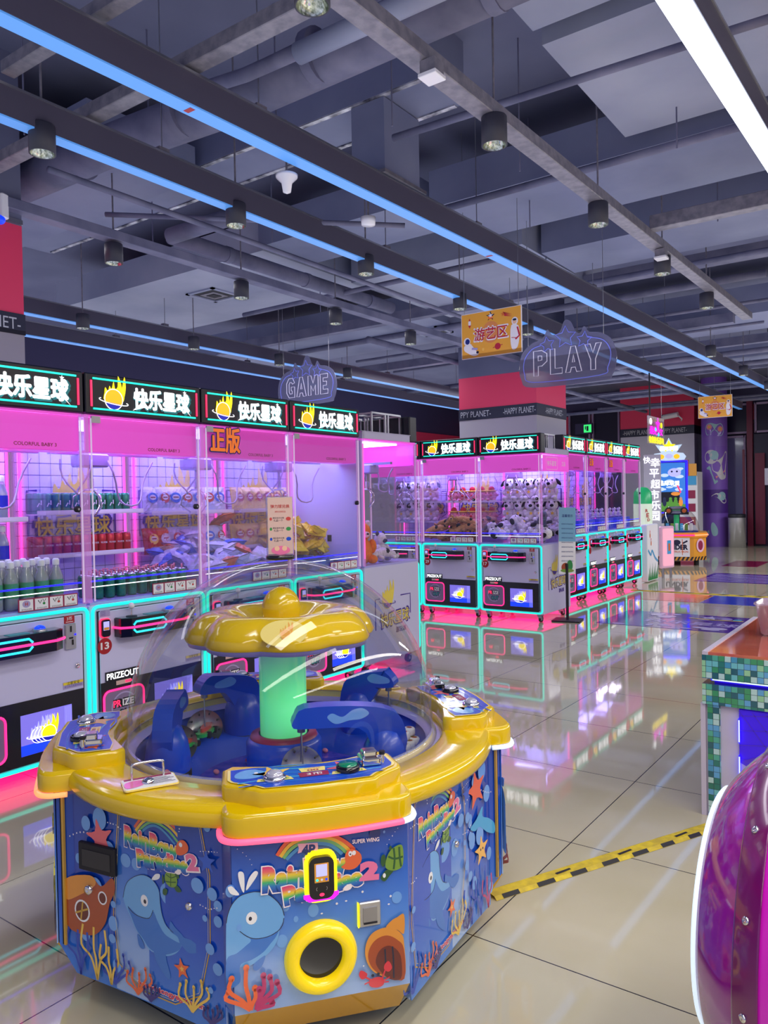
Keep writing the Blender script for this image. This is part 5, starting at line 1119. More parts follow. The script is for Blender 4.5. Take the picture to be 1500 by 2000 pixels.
    cols_ = {0: ('led_pink_soft', 'led_white_soft'), 1: ('led_white_soft', 'led_white_soft'), 2: ('led_white_soft', 'led_pink_soft'), 3: ('led_orange_soft', 'led_orange_soft')}[k]
    h_ = int(len(edge) * .72)
    b = MB(M); b.tube([(p[0] - .004, p[1], .568) for p in edge[:h_]], .0075, cols_[0]); b.tube([(p[0] - .004, p[1], .568) for p in edge[h_ - 1:]], .0075, cols_[1]); b.build('led_strip', c_)
# play field under the dome
b = MB(); b.lathe([(.5, .6), (.47, .598), (.455, .56), (.43, .53), (.30, .515), (.285, .44), (.0, .44)], 'blue_plastic', 64); b.build('basin', DM)
b = MB(); b.lathe([(.284, .462), (0, .462)], 'water_print', 48); b.build('water', DM)
b = MB(); b.lathe([(.462, .555), (.478, .60), (.478, .625)], 'cream_yellow', 64, a0=0, a1=360); b.build('inner_rim', DM)
b = MB(); b.lathe([(.12, .44), (.12, .585), (.11, .6), (.0, .6)], 'blue_plastic', 40); hb = b.build('hub', DM)
b = MB(); b.lathe([(.108, .598), (.104, .61), (.08, .612)], 'maroon', 40); b.build('hub_ring', hb)
def col_mat():
    mt = mat('column_glow', (140, 188, 186), .15, coat=.6, emit=1.0)
    nt = mt.node_tree; N = nt.nodes; L = nt.links; bs = N['Principled BSDF']
    tc = N.new('ShaderNodeTexCoord'); vd = N.new('ShaderNodeVectorMath'); vd.operation = 'DISTANCE'; vd.inputs[1].default_value = (.05, .03, .70)
    L.new(tc.outputs['Object'], vd.inputs[0])
    cr = N.new('ShaderNodeValToRGB'); e = cr.color_ramp.elements
    e[0].position = .04; e[0].color = (*[v * .8 for v in lin((60, 230, 100))[:3]], 1); e[1].position = .2; e[1].color = (*[v * .12 for v in lin((120, 190, 190))[:3]], 1)
    L.new(vd.outputs['Value'], cr.inputs[0]); L.new(cr.outputs[0], bs.inputs['Emission Color'])
col_mat()
b = MB(); b.lathe([(.075, .61), (.075, .93)], 'column_glow', 40); b.build('light_column', DM)
def petal(k_): return lambda a: 1 + .1 * abs(math.cos(a * k_ / 2)) - .07
pf = petal(8)
b = MB(Matrix.Rotation(R(A0 * -1 + 8), 4, 'Z'))
b.lathe([(.0, .968), (.09, .968), (.12, .975), (.145, .995), (.17, 1.005), (.21, 1.008), (.24, 1.002), (.265, .985), (.283, .96), (.295, .932), (.29, .922)], 'yellow_gloss', 96, f=pf)
cn = b.build('flower_canopy', DM)
b = MB(Matrix.Rotation(R(A0 * -1 + 8), 4, 'Z')); b.lathe([(.29, .93), (.283, .908), (.25, .9), (.07, .9)], 'lavender', 96, f=pf); b.build('canopy_underside', cn)
b = MB(); b.ell((0, 0, 1.008), (.062, .062, .07), 'yellow_gloss', n=28, k=16); b.build('canopy_knob', cn)
# emblem on the canopy edge towards the player
Mf = frame_m((.272, -.03, .972), (1, -.1, .32)); b = MB(Mf); b.flat(catmull([(.066 * math.cos(R(a)), .038 * math.sin(R(a))) for a in range(0, 360, 30)], True, 3), .012, 'cream_yellow'); planet(b, None, .005, -.004, .028, .0125, 'sign_orange', 'sign_orange', 'sign_orange', 'cream_yellow'); b.build('canopy_emblem', cn)
# four crane arms with scoops
for k in range(4):
    M = Matrix.Identity(4)
    base = Vector([(.22, .275, 0), (-.25, .31, 0), (-.37, -.10, 0), (-.02, -.36, 0)][k])
    b = MB(M @ Matrix.Translation(base)); b.lathe([(.068, .5), (.07, .56), (.062, .61), (.045, .65), (.02, .665), (0, .667)], 'blue_plastic', 28); b.lathe([(.072, .5), (.072, .515), (.068, .52)], 'black_matte', 28)
    arm = b.build('scoop_arm', DM)
    dirv = Vector([(-.08, -1, 0), (.5, .8, 0), (.35, -.8, 0), (-1, .25, 0)][k]).normalized()
    sd = Vector((-dirv.y, dirv.x, 0)); L_ = [.27, .13, .17, .15][k]
    prof = [(-.06, .6), (-.05, .69), (.0, .725), (.1, .74), (L_ - .03, .742), (L_, .715), (L_ + .005, .685), (L_ - .06, .68), (.08, .672), (.045, .62), (.03, .59)]
    Ma = Matrix((dirv, Vector((0, 0, 1)), -sd)).transposed().to_4x4(); Ma.translation = base
    b = MB(M @ Ma); b.prism(catmull(prof, True, 3), -.03, .03, 'blue_plastic'); b.build('arm_beam', arm)
    for s_ in (1, -1):
        b = MB(M @ Ma @ (Matrix.Identity(4) if s_ > 0 else Matrix.Rotation(math.pi, 4, 'Y') @ Matrix.Diagonal((-1, 1, 1, 1))))
        b.flat(catmull([(.05, .715), (.07, .732), (.1, .728), (.13, .71), (.16, .722), (.175, .71), (.15, .69), (.11, .698), (.075, .7)] if L_ > .2 else [(.04, .715), (.06, .73), (.09, .725), (.12, .715), (.12, .7), (.08, .695), (.05, .7)], True, 4), .0306 if s_ > 0 else .0306, 'art_bub'); b.build('wave_sticker', arm)
    tip = base + dirv * (L_ - .02)
    b = MB(M); b.rod((tip.x, tip.y, .69), (tip.x, tip.y, .665), .012, 'steel')
    for s_ in (-1, 1): b.rod((tip.x, tip.y, .67), (tip.x + s_ * .02, tip.y, .57), .0022, 'steel', n=6)
    b.build('scoop_chain', arm)
    b = MB(M @ Matrix.Translation((tip.x, tip.y, .56)) @ Matrix.Rotation(R(62), 4, 'Y')); b.lathe([(.062, .0), (.058, -.012), (.03, -.028), (0, -.032)], 'sticker_white', 28); b.lathe([(.062, 0), (.058, -.008), (.03, -.023), (0, -.027)], 'brushed', 28)
    for i in range(9): b.rod((.05 * math.cos(R(40 * i)), .05 * math.sin(R(40 * i)), .0), (.05 * math.cos(R(40 * i)), .05 * math.sin(R(40 * i)), -.03), .003, 'black_matte', n=6)
    b.build('scoop', arm)
# dome shell with its cap
b = MB(); prof = [(.476, .603), (.478, .66)] + [(.476 * math.cos(R(a)), .69 + .475 * math.sin(R(a))) for a in range(4, 88, 4)] + [(.02, 1.165), (0, 1.1652)]
b.lathe(prof, 'dome_glass', 96); b.build('dome', DM)
b = MB(); b.lathe([(.482, .603), (.49, .61), (.482, .628), (.474, .63)], 'acrylic_clear', 96); b.build('dome_flange', DM)
# toys in the play field
def kart(label, loc, rz, m1, m2, grp=None, s=1.0):
    t = thing('toy_car', label, 'toy car', loc, rz, grp); b = MB(); b.prism(catmull([(-.035, -.012), (-.01, -.016), (.03, -.014), (.042, 0), (.03, .014), (-.01, .016), (-.035, .012)], True, 3), .006, .014, m1); b.box((-.036, 0, .024), (.012, .036, .004), m1); b.build('body', t)
    b = MB(); b.prism(catmull([(-.03, -.006), (.0, -.009), (.025, -.004), (.025, .004), (0, .009), (-.03, .006)], True, 3), .014, .023, m2); b.build('hood', t)
    for x in (-.022, .022):
        for y in (-.016, .016):
            b = MB(); b.rod((x, y - .004, .008), (x, y + .004, .008), .008, 'rubber', n=12); b.build('wheel', t)
    t.scale = (s,) * 3
    return t
mat('toy_green', (50, 200, 90), .3, coat=.3); mat('toy_red', (236, 90, 70), .3, coat=.3)
def dl(x, y, z):    # scoop game local to world
    a = R(A0); return (CX + x * math.cos(a) - y * math.sin(a), CY + x * math.sin(a) + y * math.cos(a), z)
k1 = kart('green toy racing car with a red hood on the blue step inside the dome', dl(-.30, -.235, .535), R(-60), 'toy_green', 'toy_red', None, 1.5)
kart('red toy car against the left wall inside the dome', dl(-.27, -.33, .54), R(60), 'toy_red', 'toy_red', None, 1.2)
kart('green and red toy car leaning behind the left scoop arm', dl(-.16, -.30, .54), R(100), 'toy_green', 'toy_red', None, 1.3)
kart('green toy car at the far left of the dome floor', dl(-.12, -.40, .55), R(140), 'toy_green', 'toy_green', None, 1.3)
kart('small green and red toy car lying in the gutter at the front', dl(.12, -.36, .54), R(150), 'toy_green', 'toy_red', None, .9)
for i, (x, y) in enumerate([(-.18, -.1), (-.2, .17), (.1, -.2), (-.1, -.21), (.22, -.08)]):
    b = MB(); b.ell((0, 0, .008), (.012, .008, .008), ('toy_red', 'plush_pink')[i % 2]); o = b.build('toy_fish', None, dl(x, y, .463)); tag(o, 'small pink or red toy floating on the printed water inside the dome', 'toy', 'tiny toys on the water')
st = None
for i, (x, y, z) in enumerate([(.28, .335, 0), (.31, .31, 0), (.335, .285, 0), (.24, .36, 0), (.27, .385, 0), (.30, .36, 0), (.33, .335, 0), (.355, .30, 0), (.2, .385, 0), (.29, .345, .028), (.32, .315, .028), (.25, .375, .028), (.34, .30, .028), (.26, .33, 0)]):
    p = dl(x - .25, y + .045, .532 + z)
    if st is None:
        st = thing('toy_stamp', "white round toy with picture lid in the pile at the dome's right", 'toy', p, 0, 'round toys piled at the right'); b = MB(); b.lathe([(0, 0), (.018, 0), (.02, .005), (.02, .02), (.016, .025), (0, .025)], 'sticker_white', 18); b.build('body', st); b = MB(); b.disc(0, 0, .011, .008, .0258, 'red_ink'); b.stroke([(-.008, -.004), (.006, .006)], .003, .0262, 'leaf_green'); b.build('lid_picture', st); index_children()
    else: dup(st, p, random.uniform(0, 6))
for i, (x, y) in enumerate([(-.40, .12), (-.36, .19), (-.41, .05)]):
    b = MB(Matrix.Rotation(R(70 + 20 * i), 4, 'Z')); b.box((0, 0, .012), (.11, .035, .024), 'acrylic_clear', bev=.006); b.box((0, 0, .012), (.08, .015, .01), 'cyan_p'); o = b.build('toy_packet', None, dl(x, y, .532)); tag(o, 'clear blue toy packet lying at the back of the dome floor', 'toy', 'clear packets at the back')
# instruction card with its chrome handle on the deck, and its twin on the far side
def deck_card(label, ang, r, rz, grp=None):
    p = dl(r * math.cos(R(ang)), r * math.sin(R(ang)), .631)
    t = thing('instruction_card', label, 'card', p, rz)
    b = MB(); b.prism(rrect(.135, .085, .008), .0, .004, 'cream_yellow'); b.prism(rrect(.13, .08, .007), .004, .0046, 'sticker_white'); b.box((.0, .033, .0048), (.12, .011, .0005), 'maroon'); b.flat(catmull([(-.06, -.03), (-.02, -.02), (-.015, .01), (-.03, .02), (-.06, .01)], True, 4), .0055, 'pinktxt')
    for i in range(6): b.stroke([(.0, .018 - .008 * i), (.045 + .01 * (i % 3) * .8, .018 - .008 * i)], .002, .0055, 'ink')
    b.build('card', t)
    b = MB(); b.tube(catmull([(-.04, .03, .0), (-.04, .03, .035), (-.032, .03, .045), (.032, .03, .045), (.04, .03, .035), (.04, .03, .0)], False, 3), .0035, 'chrome'); b.build('handle', t)
    b = MB(); b.lathe([(.016, .004), (.015, .01), (.01, .015), (0, .018)], 'chrome', 20, Matrix.Translation((-.005, -.005, 0))); b.build('rivet', t)
    return t
deck_card("pink and white instruction card with handle on the yellow deck's near left", -45, .565, R(62))
deck_card("instruction card with handle on the deck's far side, seen through the dome", 132, .57, R(235))
# sign holder on the dome
SH = thing('tabletop_sign', 'small cream notice in a clear holder standing on top of the dome', 'sign', (CX, CY, 1.166), R(52))
b = MB(); b.lathe([(.0, 0), (.046, 0), (.046, .012), (.042, .014), (0, .014)], 'black_gloss', 32); b.build('base', SH)
b = MB(); b.box((0, 0, .107), (.083, .028, .185), 'acrylic_clear', bev=.002); b.build('holder', SH)
b = MB(frame_m((0, -.0155, .107), (0, -1, 0))); b.box((0, 0, 0), (.078, .18, .001), 'cream_card'); b.text('弹力球兑换', 0, .062, .06, .001, 'red_ink', bold=.02); b.text('消耗兑换奖品', 0, .045, .035, .001, 'red_ink')
for i, z in enumerate((.022, -.01, -.042)):
    b.disc(-.03, z, .004, .005, .001, ('red_ink', 'leaf_green', 'blue_plastic')[i]); b.text('满足条件兑换', -.006, z + .003, .036, .001, 'ink'); b.text('礼品一个', -.006, z - .005, .03, .001, 'ink'); b.disc(.026, z, .008, .006, .001, ('red_ink', 'leaf_green', 'blue_plastic')[i])
b.disc(0, -.078, .03, .014, .0012, 'pinktxt'); b.disc(-.012, -.072, .008, .008, .0016, 'skin'); b.disc(.012, -.072, .008, .008, .0016, 'skin'); b.build('notice', SH)
# ------------------------------------------------------------------ things on and along the floor
def slab_on_floor(name, pts, m, z, label, cat, extra=None):
    b = MB(); b.prism(pts, 0.0, z, m)
    if extra: extra(b)
    o = b.build(name); return tag(o, label, cat)
CH0, CH1 = Vector((-1.25, 2.30)), Vector((-.74, 3.34))
d_ = (CH1 - CH0).normalized(); n_ = Vector((-d_.y, d_.x)); L_ = (CH1 - CH0).length
t = thing('cable_ramp', 'black and yellow striped cable cover running from the scoop game to the tiled counter', 'cable cover')
Mc_ = Matrix(((d_.x, n_.x, 0, CH0.x), (d_.y, n_.y, 0, CH0.y), (0, 0, 1, 0), (0, 0, 0, 1)))
b = MB(Mc_); prof = [(-.036, .0), (-.022, .009), (.022, .009), (.036, .0)]
for (ya, za), (yb_, zb_) in zip(prof[:-1], prof[1:]): b.add([(0, ya, za + .001), (L_, ya, za + .001), (L_, yb_, zb_ + .001), (0, yb_, zb_ + .001)], [(0, 1, 2, 3)], 'tape_yellow_worn')
b.build('cover', t)
b = MB(Mc_); rnd = random.Random(3); x = .03; i = 0
while x < L_ - .1:
    w = .075 + rnd.uniform(-.01, .01)
    for (ya, za), (yb_, zb_), off in ((prof[0], prof[1], 0), (prof[2], prof[3], .03)):
        b.add([(x + off, ya, za + .002), (x + w + off, ya, za + .002), (x + w + off, yb_, zb_ + .002), (x + off, yb_, zb_ + .002)], [(0, 1, 2, 3)], 'tape_black')
    if i % 2: b.add([(x + .1, -.012, .0115), (x + .17, -.006, .0115), (x + .17, .004, .0115), (x + .1, .0, .0115)], [(0, 1, 2, 3)], 'tape_black')
    x += .15; i += 1
b.build('stripes', t)
# printed floor sheets
def flat_sheet(name, x0, x1, y0, y1, m, label, cat='floor sticker', extra=None, kind=None):
    b = MB(); b.box(((x0 + x1) / 2, (y0 + y1) / 2, .0012), (x1 - x0, y1 - y0, .0024), m)
    if extra: extra(b)
    return tag(b.build(name), label, cat)
def ex(b):
    M = Matrix.Translation((0, 0, .0026)); rnd = random.Random(8)
    b.text('快乐星球', -2.15, 8.38, .95, .0005, 'mat_figure', M, bold=.06, h=.22); b.text('欢迎光临', -2.3, 8.02 + .05, .1, .0005, 'mat_figure', M, h=.05)
    for i in range(16): b.disc(rnd.uniform(-2.9, -1.5), rnd.choice((rnd.uniform(8.62, 8.92), rnd.uniform(8.0, 8.2))), rnd.uniform(.03, .1), rnd.uniform(.03, .07), .0006 + .0001 * i, rnd.choice(('mat_figure', 'mat_pale', 'cyan_p', 'mat_figure')), M)
    for x, y in ((-2.6, 8.76), (-2.05, 8.8)): b.star(x, y, .12, .003, 'mat_pale', M)
    b.stroke([(-2.25, 8.72), (-2.0, 8.68), (-1.7, 8.72)], .03, .0032, 'yellow_text', M)
flat_sheet('floor_banner', -3.0, -1.25, 7.95, 9.0, 'mat_purple', 'purple floor banner printed with pale characters and spaceships in front of the aisle', extra=ex)
flat_sheet('floor_strip', -3.5, -2.47, 10.02, 10.78, 'mat_orange', 'orange floor strip left of the blue floor square')
flat_sheet('floor_strip', -2.45, -1.68, 10.02, 10.78, 'mat_blue', 'blue floor square between two orange strips')
flat_sheet('floor_strip', -1.66, -.6, 10.02, 10.78, 'mat_orange', 'orange floor strip right of the blue floor square')
flat_sheet('floor_sticker', -3.35, -2.75, 15.3, 16.6, 'mat_plum', 'plum red rectangle on the far floor before the doors')
def ex2(b):
    M = Matrix.Translation((0, 0, .0026))
    for i in range(6): b.stroke([(-3.08, 12.65 + .2 * i), (-2.0, 12.65 + .2 * i)], .07, .0005, 'mat_figure', M)
flat_sheet('floor_notice', -3.15, -1.95, 12.5, 13.9, 'mat_purple', 'dark blue floor notice with lines of pale lettering on the far floor', extra=ex2)
b = MB(); b.box((-1.9, 10.93, .003), (3.4, .07, .006), 'tape_yellow')
for i in range(15): b.add([(-3.55 + .22 * i, 10.9, .0065), (-3.46 + .22 * i, 10.9, .0065), (-3.4 + .22 * i, 10.965, .0065), (-3.49 + .22 * i, 10.965, .0065)], [(0, 1, 2, 3)], 'tape_black')
tag(b.build('hazard_tape'), 'yellow and black tape line across the floor behind the orange and blue strips', 'tape')

# tiled counter with blue lamps
KX, KY, KZ = -.822, 3.381, .692
t = thing('tiled_counter', 'counter edged in blue-green mosaic with an orange top and a blue light line', 'counter', (KX, KY, 0))
wd, dp = 1.9, 1.08
b = MB(); b.box((wd / 2 + .02, dp / 2, KZ - .008), (wd, dp - .02, .012), 'counter_top'); b.box((.012, dp / 2, KZ - .006), (.022, dp, .014), 'counter_white'); b.build('top', t)
b = MB(); b.box((wd / 2, dp / 2, KZ - .0625), (wd, dp, .098), 'mosaic_tile'); b.build('upper_tile_band', t)
b = MB(); b.box((wd / 2, dp / 2, .5155), (wd, dp, .085), 'mosaic_tile'); b.build('lower_tile_band', t)
b = MB(); b.box((wd / 2 + .02, dp / 2 + .01, .577), (wd - .04, dp - .06, .04), 'counter_purple'); b.rod((.035, .008, .578), (wd, .008, .578), .0055, 'neon_blue', n=8); b.rod((.04, .003, .578), (wd, .003, .578), .0035, 'led_white_soft', n=8); b.build('light_groove', t)
b = MB(); b.box((.075, .2, .236), (.13, .36, .472), 'counter_white'); b.box((wd / 2 + .1, dp / 2 + .02, .236), (wd - .2, dp - .06, .472), 'counter_white'); b.box((.0, dp / 2, .236), (.02, dp - .02, .472), 'counter_white'); b.build('body', t)
b = MB(); b.box((.043, .016, .236), (.049, .018, .472), 'mosaic_tile'); b.build('tile_column', t)
b = MB(); b.box((.9, .02, .24), (1.52, .02, .45), 'counter_purple')
Mx_ = frame_m((.14, .008, 0), (0, -1, 0)); b.flat([(0.0, .25), (.12, .19), (0.0, .07)], .0005, 'bg_lilac', Mx_); b.flat([(.0, .25), (.3, .4), (.3, .3), (.12, .19)], .0006, 'purple_pattern', Mx_)
for i in range(8): b.stroke([(.0 + .05 * i, .46), (.25 + .05 * i, .12)], .003, .0008, 'purple_pattern', Mx_); b.stroke([(.0, .44 - .06 * i), (.5, .5 - .06 * i)], .003, .0008, 'purple_pattern', Mx_)
b.build('purple_panel', t)
for z0, z1 in ((.33, .43), (.19, .28), (.1, .14)):
    b = MB(); b.rod((.142, .0, z0), (.142, .0, z1), .004, 'neon_blue', n=8); b.rod((.142, -.003, z0 + .005), (.142, -.003, z1 - .005), .0025, 'led_white_soft', n=8); b.build('light_tube', t)
# plastic tub with toys on the counter
t = thing('plastic_tub', 'translucent plastic tub with a cloth toy on the orange counter top', 'tub', (-.58, 3.98, KZ))
b = MB(); prof = [(.0, .001), (.1, .001), (.11, .01), (.13, .14), (.137, .142), (.137, .15), (.127, .15), (.107, .014), (0, .006)]
def sq(a): c_, s_ = abs(math.cos(a)), abs(math.sin(a)); return 1 / (c_ ** 6 + s_ ** 6) ** (1 / 6)
b.lathe(prof, 'plastic_tub', 48, f=sq); b.build('tub', t)
t = thing('cloth_puppet', 'orange and wine red cloth toy lying in the plastic tub', 'toy', (-.56, 3.98, KZ + .01))
b = MB(Matrix.Rotation(R(25), 4, 'Y')); b.ell((0, 0, .08), (.09, .07, .05), 'plush_tan'); b.ell((.03, 0, .14), (.08, .06, .035), 'plush_orange'); b.build('body', t)
b = MB(); b.ell((-.03, -.03, .15), (.045, .035, .035), 'maroon'); b.build('hood', t)

# purple spherical capsule ride at the right edge
def globe(c, label):
    t = thing('capsule_ride', label, 'ride', (0, 0, 0))
    M = Vector((-1, 0, 0)).to_track_quat('Z', 'Y').to_matrix().to_4x4(); M.translation = Vector(c)
    RR = .46; zr = math.sqrt(RR * RR - .246 * .246)
    def cut(z0, z1, add=0.0, n=14): return [(math.sqrt(max(1e-6, RR * RR - z * z)) + add, z) for z in [z0 + (z1 - z0) * i / n for i in range(n + 1)]]
    b = MB(M); b.lathe(cut(.305, zr), 'magenta_gloss', 128); b.build('shell', t)
    b = MB(M); b.lathe([(.24, zr - .004), (.246, zr), (.246, zr + .007), (.242, zr + .01), (.20, zr + .008), (.19, zr + .003)], 'led_white_soft', 96); b.build('light_rim', t)
    b = MB(M); b.lathe([(.2, zr), (.15, .25), (0, .2)], 'magenta_dark', 64); b.build('seat_bowl', t)
    b = MB(M); b.lathe([(math.sqrt(RR * RR - .305 ** 2), .305)] + cut(.303, .255, .008) + [(math.sqrt(RR * RR - .255 ** 2) - .002, .255)], 'magenta_dark', 128); b.build('belt', t)
    b = MB(M); b.lathe(cut(.257, .185, .004) + [(.41, .18)], 'magenta_light', 128); b.build('light_panel', t)
    b = MB(M); b.lathe(cut(.19, -.445, -.012, 30) + [(0, -.446)], 'violet_inner', 96); b.build('inner_shell', t)
    z = .28; rr = math.sqrt(RR * RR - z * z) + .008
    for a in range(0, 360, 24):
        p = Vector((rr * math.cos(R(a)), rr * math.sin(R(a)), z)); d = p.normalized(); q = d.to_track_quat('Z', 'Y').to_matrix().to_4x4(); q.translation = p
        b = MB(M @ q); b.lathe([(.007, .0), (.007, .003), (.003, .004), (0, .002)], 'chrome', 14); b.build('rivet', t)
    b = MB(); b.box((c[0], c[1], .03), (.3, .3, .06), 'magenta_dark', bev=.02); b.build('plinth', t)
    return t
globe((-.0, 1.77, .46), 'glossy purple round ride with a white rim at the right photo edge')

# standing notice beside machine 17
t = thing('standing_notice', 'tall thin notice board on a black pole in front of the middle island', 'notice', (-3.31, 7.93, 0), R(12))
b = MB(); b.box((0, 0, .008), (.3, .26, .014), 'black_matte', bev=.004); b.build('base', t)
b = MB(); b.rod((0, 0, .012), (0, 0, .62), .016, 'black_matte'); b.build('pole', t)
mtb = mat('notice_print', (120, 180, 200), .4)
b = MB(Matrix.Translation((0, -.03, 0)) @ Matrix.Rotation(R(-4), 4, 'X') @ Matrix.Translation((0, .0, 0)) @ Matrix.Rotation(R(38), 4, 'Z'))
b.box((0, 0, .87), (.2, .012, .72), 'sticker_white'); Mn = frame_m((0, -.0065, 0), (0, -1, 0)); b.flat([(-.1, .86), (.1, .86), (.1, 1.23), (-.1, 1.23)], .0004, 'standee_blue', Mn)
b.text('温馨提示', 0, 1.14, .13, .001, 'navy', Mn, bold=.02)
for i in range(9): b.text('请看管好您的随身物品', 0, 1.05 - .05 * i, .14, .001, 'navy', Mn)
b.disc(-.02, .58, .05, .05, .001, 'shell_m', Mn); b.disc(.03, .6, .035, .06, .0012, 'leaf_green', Mn); b.disc(.0, .545, .08, .02, .0015, 'tur_l', Mn); b.build('board', t)

# orange dome game by the far pillar with its upright screen
t = thing('construction_game', 'orange and yellow dome game marked UNDER CONSTRUCTION with a tall blue screen', 'arcade game', (-4.22, 15.55, 0), R(15))
b = MB(); oc = [(-.3, -.52), (.3, -.52), (.52, -.3), (.52, .3), (.3, .52), (-.3, .52), (-.52, .3), (-.52, -.3)]; b.prism(oc, .1, .56, 'uc_yellow'); b.prism([(p[0] * 1.04, p[1] * 1.04) for p in oc], .53, .62, 'uc_yellow'); b.build('cabinet', t)
for x in (-.35, .35):
    for y in (-.35, .35): b = MB(); b.rod((x, y, 0), (x, y, .1), .04, 'rubber'); b.build('foot', t)
b = MB(); 
for i in range(8):
    p, q = Vector(oc[i]), Vector(oc[(i + 1) % 8]); 
    nn = int((q - p).length / .07)
    for k in range(nn):
        a = p + (q - p) * (k / nn); c2 = p + (q - p) * ((k + .5) / nn); f = 1.008; up = (q - p) * (.5 / nn)
        b.add([(a.x * f, a.y * f, .1), (c2.x * f, c2.y * f, .1), (c2.x * f + up.x, c2.y * f + up.y, .17), (a.x * f + up.x, a.y * f + up.y, .17)], [(0, 1, 2, 3)], 'tape_black' if True else '')
b.build('hazard_stripes', t)
b = MB(frame_m((0, -.523, 0), (0, -1, 0))); b.box((0, .36, .003), (.46, .38, .004), 'sticker_white'); b.text('UNDER', 0, .35, .4, .006, 'ink', bold=.06, h=.1); b.text('CONSTRUCTION', 0, .265, .4, .006, 'uc_orange', bold=.03, h=.04); b.disc(0, .44, .07, .05, .006, 'ink'); b.stroke([(-.19, .47), (-.1, .42)], .03, .006, 'ink'); b.stroke([(.1, .42), (.19, .47)], .03, .006, 'ink'); b.stroke([(-.1, .5), (-.1, .2)], .012, .0065, 'uc_orange'); b.stroke([(.1, .5), (.1, .2)], .012, .0065, 'uc_orange'); b.build('front_sticker', t)
b = MB(frame_m((.415, -.415, 0), (1, -1, 0))); b.disc(-.0, .38, .1, .13, .004, 'pinkpl'); b.disc(0, .38, .06, .09, .006, 'maroon'); b.build('side_medallion', t)
b = MB(frame_m((-.415, -.415, 0), (-1, -1, 0))); b.disc(.02, .36, .055, .055, .004, 'red_badge'); b.text('4', .02, .36, .03, .006, 'sticker_white', bold=.05); b.build('number_badge', t)
b = MB(); 
for i in range(8):
    p, q = Vector(oc[i]) * 1.06, Vector(oc[(i + 1) % 8]) * 1.06; b.rod((p.x, p.y, .575), (q.x, q.y, .575), .014, ('neon_pink', 'led_orange_soft', 'led_pink_soft')[i % 3], n=6)
b.build('led_strip', t)
b = MB(); b.lathe([(.42 * math.cos(R(a)), .62 + .5 * math.sin(R(a))) for a in range(0, 91, 6)], 'dome_glass', 40); b.build('dome', t)
b = MB(); b.lathe([(.4, .62), (.38, .64), (0, .64)], 'blue_dark', 32); b.rod((0, 0, .64), (0, 0, .95), .05, 'bottle_green'); b.box((0, 0, .98), (.45, .16, .05), 'tape_black'); b.box((0, -.05, 1.0), (.3, .2, .06), 'steel', bev=.02)
for x in (-.14, .14): b.rod((x, -.16, 1.03), (x, -.1, 1.03), .07, 'tape_black'); b.rod((x, -.165, 1.03), (x, -.16, 1.03), .04, 'uc_orange')
b.box((.0, .06, 1.08), (.3, .1, .06), 'steel', bev=.02); b.build('crane_model', t)
b = MB(); 
for i in range(7): b.box((-.25 + .085 * i, -.22 + .03 * (i % 2), .72), (.06, .05, .14), ('sticker_white', 'cyan_p', 'tur_l')[i % 3], bev=.01)
b.build('prize_rack', t)
sc_b = thing('advert_screen', 'tall blue-edged advert screen with a lit star topper above the orange dome game', 'screen', (-4.62, 16.5, 0), R(22))
b = MB(); b.box((0, 0, .7), (.4, .12, 1.4), 'black_gloss'); b.box((0, 0, 1.5), (.72, .1, 1.1), 'black_gloss', bev=.02); b.build('housing', sc_b)
b = MB()
for x in (-.34, .34): b.box((x, -.052, 1.5), (.04, .03, 1.08), 'neon_blue')
for z in (.97, 2.03): b.box((0, -.052, z), (.7, .03, .03), 'neon_blue')
b.build('light_frame', sc_b)
b = MB(frame_m((0, -.056, 1.5), (0, -1, 0))); b.box((0, 0, 0), (.62, 1.0, .006), 'poster_sky')
rnd = random.Random(4)
for i in range(12): b.disc(rnd.uniform(-.24, .24), rnd.uniform(-.1, .45), rnd.uniform(.05, .09), rnd.uniform(.02, .04), .004 + .0001 * i, 'poster_cloud')
b.disc(.1, .3, .13, .09, .006, 'screen_pale'); b.disc(.05, .32, .02, .02, .0065, 'ink'); b.disc(.15, .32, .02, .02, .0065, 'ink'); b.stroke([(.12, .12), (.22, -.12)], .03, .006, 'neon_red'); b.text('星际联盟', 0, .08, .4, .0066, 'neon_white', bold=.05)
b.disc(.12, -.14, .09, .04, .006, 'poster_orange'); b.flat([(-.31, -.5), (.31, -.5), (.31, -.36), (.0, -.3), (-.31, -.34)], .0062, 'poster_green')
for i, (x, m_) in enumerate([(-.2, 'poster_dark'), (-.1, 'poster_dark'), (.02, 'poster_green'), (.12, 'poster_green'), (.22, 'poster_orange')]): b.disc(x, -.32, .04, .08, .0066, m_); b.disc(x, -.24, .03, .03, .007, 'skin' if i in (0, 4) else m_)
b.build('picture', sc_b)
b = MB(frame_m((0, -.02, 2.2), (0, -1, 0))); b.prism(catmull([(-.3, -.14), (-.28, .0), (-.15, .02), (-.26, .18), (-.08, .16), (0, .32), (.08, .16), (.26, .18), (.15, .02), (.28, .0), (.3, -.14)], True, 2), 0, .03, 'poster_cloud'); b.star(0, .14, .14, .032, 'logo_yellow', puff=False); b.text('星际联盟', 0, .1, .36, .036, 'neon_white', bold=.05); b.disc(-.15, -.07, .06, .05, .033, 'logo_orange'); b.disc(.15, -.07, .06, .05, .033, 'logo_orange'); b.disc(0, -.06, .07, .05, .034, 'screen_pale'); b.build('star_topper', sc_b)

